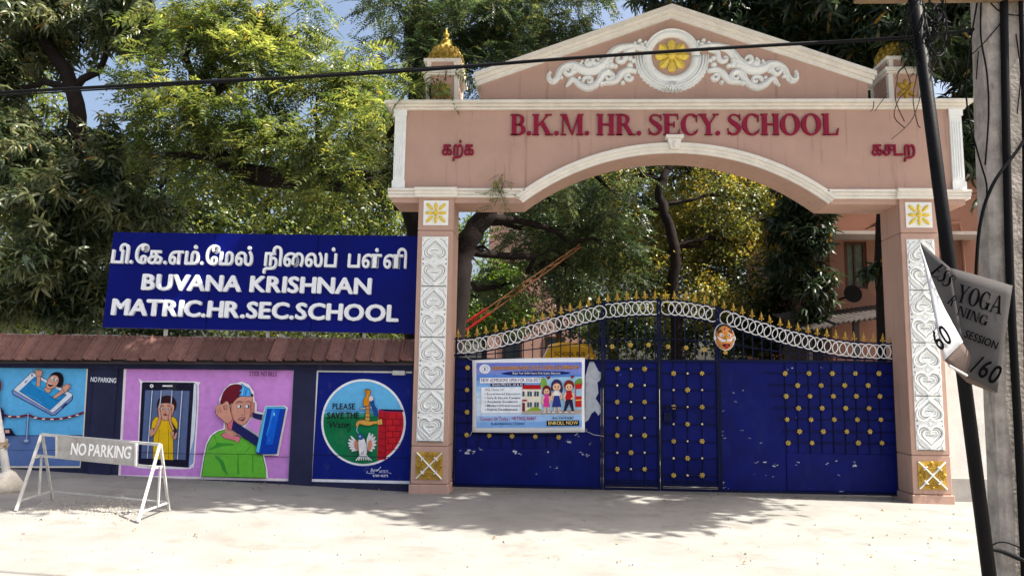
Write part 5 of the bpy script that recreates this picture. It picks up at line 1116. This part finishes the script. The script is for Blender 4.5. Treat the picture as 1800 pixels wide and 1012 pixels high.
# ================================================================== trees
def leaf_tris(L, W, droop, fold):
    """one lanceolate leaf along +x, as 4 triangles"""
    V = np.array([(0, 0, 0), (.33*L, W*.5, fold*W-.10*droop*L), (.33*L, -W*.5, fold*W-.10*droop*L), (.72*L, W*.36, fold*W*.7-.42*droop*L), (.72*L, -W*.36, fold*W*.7-.42*droop*L), (L*(1-.12*droop), 0, -.85*droop*L)])
    return V, np.array([(0, 2, 1), (1, 2, 4), (1, 4, 3), (3, 4, 5)])
def rotz(V, a): c, s = cos(a), sin(a); return V @ np.array([[c, s, 0], [-s, c, 0], [0, 0, 1]])
def roty(V, a): c, s = cos(a), sin(a); return V @ np.array([[c, 0, -s], [0, 1, 0], [s, 0, c]])
def rotx(V, a): c, s = cos(a), sin(a); return V @ np.array([[1, 0, 0], [0, c, s], [0, -s, c]])
def merge(parts):
    Vs = []; Fs = []; n = 0
    for V, F in parts: Vs.append(V); Fs.append(F+n); n += len(V)
    return np.concatenate(Vs), np.concatenate(Fs)
def whorl(k, L, W, R):
    out = []
    for i in range(k):
        V, F = leaf_tris(L*R.uniform(.75, 1.15), W*R.uniform(.8, 1.1), R.uniform(.5, 1.3), .25); V = rotx(V, R.uniform(-.7, .7)); V = roty(V, R.uniform(-.5, .7)); V = rotz(V, 2*pi*i/k+R.uniform(-.3, .3)); V = V+np.array([0, 0, R.uniform(-.06, .06)]); out.append((V, F))
    return merge(out)
def frond(L, pairs, ll, lw, R):
    out = []; dr_ = R.uniform(.3, .8)
    for i in range(pairs):
        t = .15+.8*i/(pairs-1); P = np.array([t*L, 0, -dr_*L*t*t*.6])
        for sg in (1, -1):
            l = ll*(1-.4*abs(t-.5))*R.uniform(.85, 1.1); w_ = lw
            V = np.array([(0, 0, 0), (.4*l, w_*.5, .1*w_), (.45*l, -w_*.5, .1*w_), (l, 0, -.18*l)]); V = rotx(V, R.uniform(-.3, .3)); V = rotz(V, sg*R.uniform(.85, 1.15)); V = V+P
            out.append((V, np.array([(0, 2, 1), (1, 2, 3)])))
    P = np.array([L*.95, 0, -dr_*L*.55]); V = np.array([(0, 0, 0), (.4*ll, lw*.5, 0), (.4*ll, -lw*.5, 0), (ll, 0, -.2*ll)])+P; out.append((V, np.array([(0, 2, 1), (1, 2, 3)])))
    return merge(out)
def spray(k, L, W, R, rad):
    out = []
    for i in range(k):
        l = L*R.uniform(.7, 1.2); w_ = W*R.uniform(.8, 1.2); V = np.array([(0, 0, 0), (.45*l, w_*.5, .02), (.45*l, -w_*.5, .02), (l, 0, -.02)]); V = rotx(V, R.uniform(-1, 1)); V = roty(V, R.uniform(-.9, .9)); V = rotz(V, R.uniform(0, 6.28)); V = V+R.normal(0, rad*.5, 3)
        out.append((V, np.array([(0, 2, 1), (1, 2, 3)])))
    return merge(out)
LR = np.random.default_rng(11)
TEMPL = {'mango': [whorl(9, .25, .052, LR) for _ in range(6)], 'neem': [frond(.46, 8, .125, .034, LR) for _ in range(6)], 'small': [spray(12, .10, .05, LR, .16) for _ in range(6)], 'far': [spray(9, .17, .085, LR, .28) for _ in range(6)], 'canopy': [spray(10, .26, .12, LR, .30) for _ in range(5)]}
def crown_mesh(name, pts, out, kind, mat_, smin, smax, R):
    T_ = TEMPL[kind]; n = len(pts); which = R.integers(0, len(T_), n); Vs = []; Fs = []; off = 0
    for k, (V, F) in enumerate(T_):
        P = pts[which == k]; O = out[which == k]; m_ = len(P)
        if not m_: continue
        yaw = np.arctan2(O[:, 1], O[:, 0])+R.normal(0, .9, m_) if kind == 'neem' else R.uniform(0, 2*pi, m_)
        pit = R.normal(.25, .45, m_); rol = R.normal(0, .45, m_); s = R.uniform(smin, smax, m_)
        cy, sy, cp, sp_, cr, sr = np.cos(yaw), np.sin(yaw), np.cos(pit), np.sin(pit), np.cos(rol), np.sin(rol)
        M = np.empty((m_, 3, 3)); M[:, 0, 0] = cy*cp; M[:, 0, 1] = cy*sp_*sr-sy*cr; M[:, 0, 2] = cy*sp_*cr+sy*sr
        M[:, 1, 0] = sy*cp; M[:, 1, 1] = sy*sp_*sr+cy*cr; M[:, 1, 2] = sy*sp_*cr-cy*sr; M[:, 2, 0] = -sp_; M[:, 2, 1] = cp*sr; M[:, 2, 2] = cp*cr
        W = np.einsum('nij,vj->nvi', M, V)*s[:, None, None]+P[:, None, :]
        Vs.append(W.reshape(-1, 3)); Fs.append((F[None]+(np.arange(m_)*len(V))[:, None, None]+off).reshape(-1, 3)); off += m_*len(V)
    V = np.concatenate(Vs).astype(np.float32); F = np.concatenate(Fs).astype(np.int32)
    me = bpy.data.meshes.new(name); me.vertices.add(len(V)); me.vertices.foreach_set('co', V.ravel()); me.loops.add(F.size); me.loops.foreach_set('vertex_index', F.ravel())
    me.polygons.add(len(F)); me.polygons.foreach_set('loop_start', np.arange(0, F.size, 3, dtype=np.int32)); me.update(calc_edges=True); me.materials.append(mat_); me.validate(); return me
def clump(P, f=2.1, ph=0.0):
    x, y, z = P[:, 0]*f+ph, P[:, 1]*f, P[:, 2]*f
    return np.sin(x*1.3+1.7*np.sin(y*.9+z*.7))+np.sin(y*1.7+1.3*np.sin(z*1.1+x*.6))+np.sin(z*1.9+1.5*np.sin(x*.8-y))
def limb(mb, a, b, r0, r1, R, n=7, wob=.08, sides=7, sag=0.0):
    a, b = Vector(a), Vector(b); L = (b-a).length; pts = []; rs = []
    for i in range(n+1):
        t = i/n; w_ = L*wob*math.sin(pi*t); pts.append(a.lerp(b, t)+Vector((R.normal()*w_*.5, R.normal()*w_*.5, R.normal()*w_*.4+sag*math.sin(pi*t)))); rs.append(r0+(r1-r0)*t)
    mb.tube(pts, rs, sides); return pts
def tree(name, label, trunk, r0, blobs, kind, mat_, dens, bark, group, seed, thr=-.9, smin=.8, smax=1.2, squash=.85, cat='tree', twigs=5):
    """trunk: world points from the ground up; blobs: (centre, radius, attach index)"""
    R = np.random.default_rng(seed); root = thing(name, label, cat, tuple(trunk[0]), group); mb = MB()
    if trunk and r0:
        c = cat_rom([tuple(p) for p in trunk], 4); n = len(c); c = [p+Vector((R.normal()*.03, R.normal()*.03, 0)) for p in c]
        mb.tube(c, [r0*(1.25 if i == 0 else 1)*(1-.55*i/(n-1)) for i in range(n)], 10)
    P_ = []; O_ = []
    for (C_, rad) in blobs:
        C_ = Vector(C_)
        if r0:
            cand = sorted(trunk[1:], key=lambda q: (Vector(q)-C_).length+(.6*max(0, q[2]-C_.z) if True else 0)); at_ = Vector(cand[0])
            pts = limb(mb, at_, C_, max(.02, r0*.34), .018, R, 7, .09, 6, .12)
            for k in range(twigs):
                d = Vector((R.normal(), R.normal(), R.normal()*.7)).normalized()*rad*.85; limb(mb, pts[int(R.integers(3, 7))], C_+d, .014, .004, R, 5, .1, 4)
        n = int(dens*rad**3*4.2); d = R.normal(size=(n, 3)); d /= np.linalg.norm(d, axis=1)[:, None]; rr_ = R.uniform(0.05, 1, n)**.45
        rr_ = rr_*(1+.18*np.sin(3*d[:, 0]*3+seed)+.12*np.sin(d[:, 2]*9+seed)); Q = np.array(C_)+d*rr_[:, None]*rad*np.array([1, 1, squash])
        P_.append(Q); O_.append(d)
    P_ = np.concatenate(P_); O_ = np.concatenate(O_); k = clump(P_, 2.3, seed) > thr; k &= P_[:, 2] > .15
    P_, O_ = P_[k], O_[k]; put('crown', crown_mesh('crown', P_, O_, kind, mat_, smin, smax, R), root)
    if mb.v: build(mb, 'trunk', bark, root, True)
    return root
def bl(u, v, Y, rpx): return (tuple(A(u, v, Y)), rpx*mpp(Y))
def tr(*uvY): return [tuple(A(u, v, Y)) if i else (A(u, 600, Y).x, Y, 0.0) for i, (u, v, Y) in enumerate(uvY)]
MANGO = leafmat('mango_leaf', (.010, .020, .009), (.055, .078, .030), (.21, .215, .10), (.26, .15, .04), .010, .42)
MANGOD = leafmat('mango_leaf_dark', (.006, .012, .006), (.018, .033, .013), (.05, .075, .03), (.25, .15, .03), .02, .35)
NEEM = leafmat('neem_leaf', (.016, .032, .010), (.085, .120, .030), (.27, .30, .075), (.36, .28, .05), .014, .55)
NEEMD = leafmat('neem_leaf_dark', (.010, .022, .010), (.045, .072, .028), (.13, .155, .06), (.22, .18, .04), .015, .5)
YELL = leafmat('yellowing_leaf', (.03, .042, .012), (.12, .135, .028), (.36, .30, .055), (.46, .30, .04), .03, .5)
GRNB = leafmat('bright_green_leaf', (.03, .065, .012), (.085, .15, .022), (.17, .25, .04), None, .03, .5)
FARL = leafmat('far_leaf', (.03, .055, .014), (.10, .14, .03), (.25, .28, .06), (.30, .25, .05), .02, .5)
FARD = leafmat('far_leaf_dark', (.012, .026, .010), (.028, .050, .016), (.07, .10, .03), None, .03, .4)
G1 = 'trees behind the wall and gateway'
def N_(*a): return [bl(*x) for x in a]
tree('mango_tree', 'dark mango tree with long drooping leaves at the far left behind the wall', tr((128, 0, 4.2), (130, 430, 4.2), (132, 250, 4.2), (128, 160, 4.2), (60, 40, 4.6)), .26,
     N_((40, 40, 4.3, 110), (150, 20, 4.6, 100), (250, 40, 4.4, 90), (35, 260, 3.6, 105), (60, 360, 3.2, 100), (170, 330, 3.4, 95), (60, 460, 3.0, 95), (150, 430, 3.6, 90), (260, 400, 4.2, 80), (60, 540, 3.4, 75), (150, 530, 3.8, 70), (-40, 150, 4, 100), (230, 260, 4.5, 80)), 'mango', MANGO, 100, BARK, G1, 3, -.4, .85, 1.25)
tree('neem_tree', 'sunlit neem tree with feathery leaves and a thick trunk behind the left pillar', tr((748, 0, 2.6), (745, 520, 2.6), (742, 400, 2.6), (700, 330, 2.9), (560, 315, 3.2), (420, 300, 3.4), (330, 200, 3.4)), .34,
     N_((330, 60, 3.2, 95), (400, 40, 3.8, 90), (290, 170, 3.0, 85), (350, 200, 2.8, 80), (290, 270, 2.9, 75), (430, 210, 3.0, 85), (370, 300, 3.2, 70), (500, 240, 3.0, 75), (560, 170, 3.6, 80), (480, 300, 3.0, 70), (580, 270, 2.8, 80), (650, 220, 2.6, 75), (660, 290, 2.2, 60), (600, 330, 2.6, 55), (520, 60, 4.2, 85), (620, 130, 3.6, 70), (440, 120, 3.4, 75), (690, 190, 1.4, 45), (755, 150, .0, 34), (735, 170, .1, 34), (690, 300, .2, 26), (775, 120, .05, 22), (700, 270, .6, 40)), 'neem', NEEM, 125, BARK, G1, 5, -.2, .9, 1.4)
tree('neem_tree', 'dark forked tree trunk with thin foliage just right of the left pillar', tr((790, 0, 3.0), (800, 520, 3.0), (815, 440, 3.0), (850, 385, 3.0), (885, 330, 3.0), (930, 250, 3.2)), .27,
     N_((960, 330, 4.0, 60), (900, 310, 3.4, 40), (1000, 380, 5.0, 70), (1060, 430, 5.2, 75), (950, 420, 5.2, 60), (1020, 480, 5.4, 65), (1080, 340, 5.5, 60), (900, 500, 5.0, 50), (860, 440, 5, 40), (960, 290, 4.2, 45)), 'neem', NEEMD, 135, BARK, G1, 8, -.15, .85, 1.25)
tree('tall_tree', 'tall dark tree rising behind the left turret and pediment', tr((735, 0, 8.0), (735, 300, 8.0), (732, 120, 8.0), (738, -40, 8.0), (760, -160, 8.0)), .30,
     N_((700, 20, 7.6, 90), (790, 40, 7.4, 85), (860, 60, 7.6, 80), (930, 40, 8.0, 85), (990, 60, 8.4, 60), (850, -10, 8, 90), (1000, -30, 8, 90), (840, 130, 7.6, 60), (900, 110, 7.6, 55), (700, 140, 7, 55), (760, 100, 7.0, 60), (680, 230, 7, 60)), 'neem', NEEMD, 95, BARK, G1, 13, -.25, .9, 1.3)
tree('yellowing_tree', 'forked tree with yellowing leaves in the middle of the gateway opening', tr((1192, 0, 6.9), (1190, 560, 6.9), (1184, 440, 6.9), (1166, 360, 6.9), (1164, 318, 6.9), (1182, 285, 7.0), (1200, 220, 7.2)), .15,
     N_((1140, 275, 7.4, 30), (1180, 300, 8.1, 60), (1120, 310, 7.9, 60), (1240, 320, 7.8, 65), (1300, 350, 7.6, 65), (1125, 400, 7.9, 60), (1245, 400, 7.8, 65), (1310, 430, 7.6, 65), (1210, 470, 7.8, 60), (1290, 490, 7.2, 60), (1120, 480, 7.4, 60), (1180, 400, 8.4, 60), (1370, 380, 7.8, 60), (1240, 250, 8, 70), (1150, 530, 7.2, 55), (1250, 540, 7.0, 55), (1330, 310, 8.2, 55), (1060, 320, 8.4, 50)), 'small', YELL, 105, BARK, G1, 17, -.3, .8, 1.2)
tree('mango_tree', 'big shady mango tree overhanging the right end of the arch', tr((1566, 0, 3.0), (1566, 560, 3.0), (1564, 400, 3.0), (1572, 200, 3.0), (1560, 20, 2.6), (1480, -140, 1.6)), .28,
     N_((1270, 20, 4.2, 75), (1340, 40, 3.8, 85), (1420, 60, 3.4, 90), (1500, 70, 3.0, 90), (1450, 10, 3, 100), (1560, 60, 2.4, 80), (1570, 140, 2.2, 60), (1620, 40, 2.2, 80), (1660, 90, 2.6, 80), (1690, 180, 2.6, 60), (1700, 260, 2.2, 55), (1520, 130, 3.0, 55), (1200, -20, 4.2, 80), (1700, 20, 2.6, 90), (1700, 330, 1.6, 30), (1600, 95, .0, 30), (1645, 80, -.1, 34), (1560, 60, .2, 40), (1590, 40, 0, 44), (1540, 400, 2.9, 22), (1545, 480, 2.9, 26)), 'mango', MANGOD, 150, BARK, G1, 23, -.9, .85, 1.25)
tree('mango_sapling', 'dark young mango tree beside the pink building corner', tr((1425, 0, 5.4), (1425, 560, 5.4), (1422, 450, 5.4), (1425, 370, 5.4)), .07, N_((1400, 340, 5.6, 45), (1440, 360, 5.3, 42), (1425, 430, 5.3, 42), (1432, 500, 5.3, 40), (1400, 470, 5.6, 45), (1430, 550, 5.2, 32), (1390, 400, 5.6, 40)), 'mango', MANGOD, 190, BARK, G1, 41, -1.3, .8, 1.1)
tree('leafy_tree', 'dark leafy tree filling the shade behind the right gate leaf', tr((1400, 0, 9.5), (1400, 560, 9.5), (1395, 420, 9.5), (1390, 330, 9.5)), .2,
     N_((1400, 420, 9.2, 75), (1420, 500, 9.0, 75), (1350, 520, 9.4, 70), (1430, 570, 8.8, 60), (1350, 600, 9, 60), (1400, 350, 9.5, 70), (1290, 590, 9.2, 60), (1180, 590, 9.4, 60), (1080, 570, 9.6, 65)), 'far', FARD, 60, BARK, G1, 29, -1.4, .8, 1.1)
tree('bright_shrub_tree', 'bright green small-leaved tree beside the dark trunk inside the gate', tr((850, 0, 7.0), (850, 560, 7.0), (848, 500, 7.0)), .08,
     N_((830, 520, 6.6, 45), (870, 490, 7.0, 45), (900, 540, 6.8, 40), (835, 570, 6.4, 40), (880, 570, 6.6, 40), (820, 420, 7.6, 35), (840, 400, 7.8, 30)), 'small', GRNB, 260, BARKG, G1, 31, -.9, .8, 1.1)
tree('slender_tree', 'slender twin-stemmed young tree in front of the pale building', tr((985, 0, 10.0), (985, 560, 10.0), (975, 480, 10.0), (955, 400, 10.0)), .09, N_((955, 400, 10, 45), (990, 440, 10, 35), (940, 460, 9.6, 35), (1010, 500, 9.6, 40), (915, 560, 9.6, 40)), 'small', FARD, 140, BARKG, G1, 37, -.6, .9, 1.2)
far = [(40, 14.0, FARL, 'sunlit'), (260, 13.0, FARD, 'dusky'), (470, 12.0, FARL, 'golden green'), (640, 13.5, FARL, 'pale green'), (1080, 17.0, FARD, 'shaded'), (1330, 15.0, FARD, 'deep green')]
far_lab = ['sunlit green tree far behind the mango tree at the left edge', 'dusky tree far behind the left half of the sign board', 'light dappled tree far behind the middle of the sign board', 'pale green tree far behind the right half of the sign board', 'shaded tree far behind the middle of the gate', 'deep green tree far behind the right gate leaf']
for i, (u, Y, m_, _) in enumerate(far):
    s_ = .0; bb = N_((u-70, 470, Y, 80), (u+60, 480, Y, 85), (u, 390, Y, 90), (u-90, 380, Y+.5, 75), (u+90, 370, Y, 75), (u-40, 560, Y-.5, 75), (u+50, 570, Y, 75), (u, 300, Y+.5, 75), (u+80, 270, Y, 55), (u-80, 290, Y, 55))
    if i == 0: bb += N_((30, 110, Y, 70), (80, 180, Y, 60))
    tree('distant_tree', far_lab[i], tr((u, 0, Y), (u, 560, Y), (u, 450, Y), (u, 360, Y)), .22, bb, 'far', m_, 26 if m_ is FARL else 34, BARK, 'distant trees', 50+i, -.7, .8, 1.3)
# street tree arching over the road above the frame: it throws the dappled shade in front of the wall
R_ = np.random.default_rng(77); cb_ = []
for i in range(76):
    x = -6.0+14.4*(i+R_.uniform(-.5, .5))/76; y = R_.uniform(-2.5, -.1); cb_.append(((x, y-.1*sin(1.3*x), R_.uniform(7.9, 9.6)), R_.uniform(.45, .85)))
for x_, y_ in ((-2.4, -2.4), (-1.5, -2.6), (-.7, -2.4), (.1, -2.6), (-1.9, -2.0), (-.3, -1.9), (.8, -2.3), (-3.2, -2.3), (-.1, -2.9), (-1.1, -2.9), (-2.2, -2.8)): cb_.append(((x_, y_, 8.4+.3*sin(5*x_)), .7))
tree('rain_tree', 'wide rain tree arching over the road above the gateway', [(9.6, 2.4, 0), (9.5, 2.4, 3), (9.2, 2.2, 6), (8, 1.0, 8), (5.5, -.2, 8.8), (2.5, -.9, 9.2), (-.5, -1.2, 9.2), (-3.5, -1.3, 9.0)], .4, cb_, 'canopy', FARD, 75, BARK, G1, 91, -.55, .8, 1.2, .6, twigs=2)
# small weed rooted in the arch moulding
R2 = np.random.default_rng(5); wp_ = A(880, 338, -.06); wd_ = thing('weed', 'small green weed growing from the lower moulding left of the arch', 'plant', tuple(wp_)); pts = np.array([tuple(A(880+R2.normal()*12, 338+R2.normal()*16, -.08)) for _ in range(26)]); put('leaves', crown_mesh('leaves', pts, R2.normal(size=(26, 3)), 'neem', NEEM, .3, .5, R2), wd_)
m = MB(); [m.tube([wp_, wp_+Vector((R2.normal()*.05, -.03, R2.normal()*.1)), Vector(pts[i])], .004, 4) for i in range(8)]; build(m, 'stem', BARKG, wd_)

# ================================================================== litter on the road
def scatter(name, label, pts, mk, m_, cat):
    mb = MB(); [mk(mb, p) for p in pts]; tag(build(mb, name, m_), label, cat, kind='stuff')
def stone(mb, p):
    r = random.uniform(.008, .028); vs = [(p.x+r*random.uniform(.6, 1.3)*cos(a), p.y+r*random.uniform(.6, 1.3)*sin(a), gz(p.x, p.y)-.004) for a in (0, 1.2, 2.5, 3.8, 5.1)]; t_ = (p.x+random.uniform(-.3, .3)*r, p.y, gz(p.x, p.y)+r*random.uniform(.5, 1.0)); mb.add(vs+[t_], [(i, (i+1) % 5, 5) for i in range(5)])
pp = []
for _ in range(520): pp.append(G(random.gauss(170, 55), min(935, random.gauss(893, 10))))
for _ in range(160): pp.append(G(random.uniform(0, 1750), random.uniform(890, 1005)))
scatter('gravel', 'loose gravel and rubble crumbs around the barricade feet', pp, stone, pm('gravel_grey', (.27, .25, .22), rough=.95, var=.4, scale=30), 'gravel')
def dleaf(mb, p):
    a = random.uniform(0, 6.28); L = random.uniform(.04, .09); w_ = L*.3; z = gz(p.x, p.y)+.006
    d = Vector((cos(a), sin(a), 0)); n = Vector((-sin(a), cos(a), 0)); c = Vector((p.x, p.y, z)); h = Vector((0, 0, random.uniform(.008, .03)))
    mb.add([c, c+d*L*.4+n*w_*.5+h, c+d*L*.4-n*w_*.5+h*.7, c+d*L], [(0, 2, 1), (1, 2, 3)])
pp = [G(u, v) for u, v in ((850, 874), (865, 877), (1212, 880), (1500, 905), (1512, 912), (1548, 897), (1600, 912), (1612, 915), (1690, 905), (1640, 948), (1655, 945), (1525, 975), (1530, 978), (1270, 952), (866, 945), (1090, 986), (45, 937), (235, 932), (450, 857), (460, 859), (440, 858), (880, 902), (1180, 880), (400, 985), (1085, 990), (1700, 930), (1560, 940), (340, 862), (560, 865), (655, 876))]
pp += [G(random.uniform(20, 1700), random.uniform(870, 990)) for _ in range(18)]
for _ in range(70):
    x_ = random.uniform(-7, 6.5); pp.append(Vector((x_, (YW if x_ < -1.9 else YG if x_ < 4.9 else .25)-abs(random.gauss(.08, .12))-.04, 0)))
scatter('leaf_litter', 'scattered dry brown leaves on the road in front of the gate', pp, dleaf, leafmat('dry_leaf', (.10, .06, .02), (.20, .13, .04), (.30, .22, .07), None, .05, .2), 'leaves')
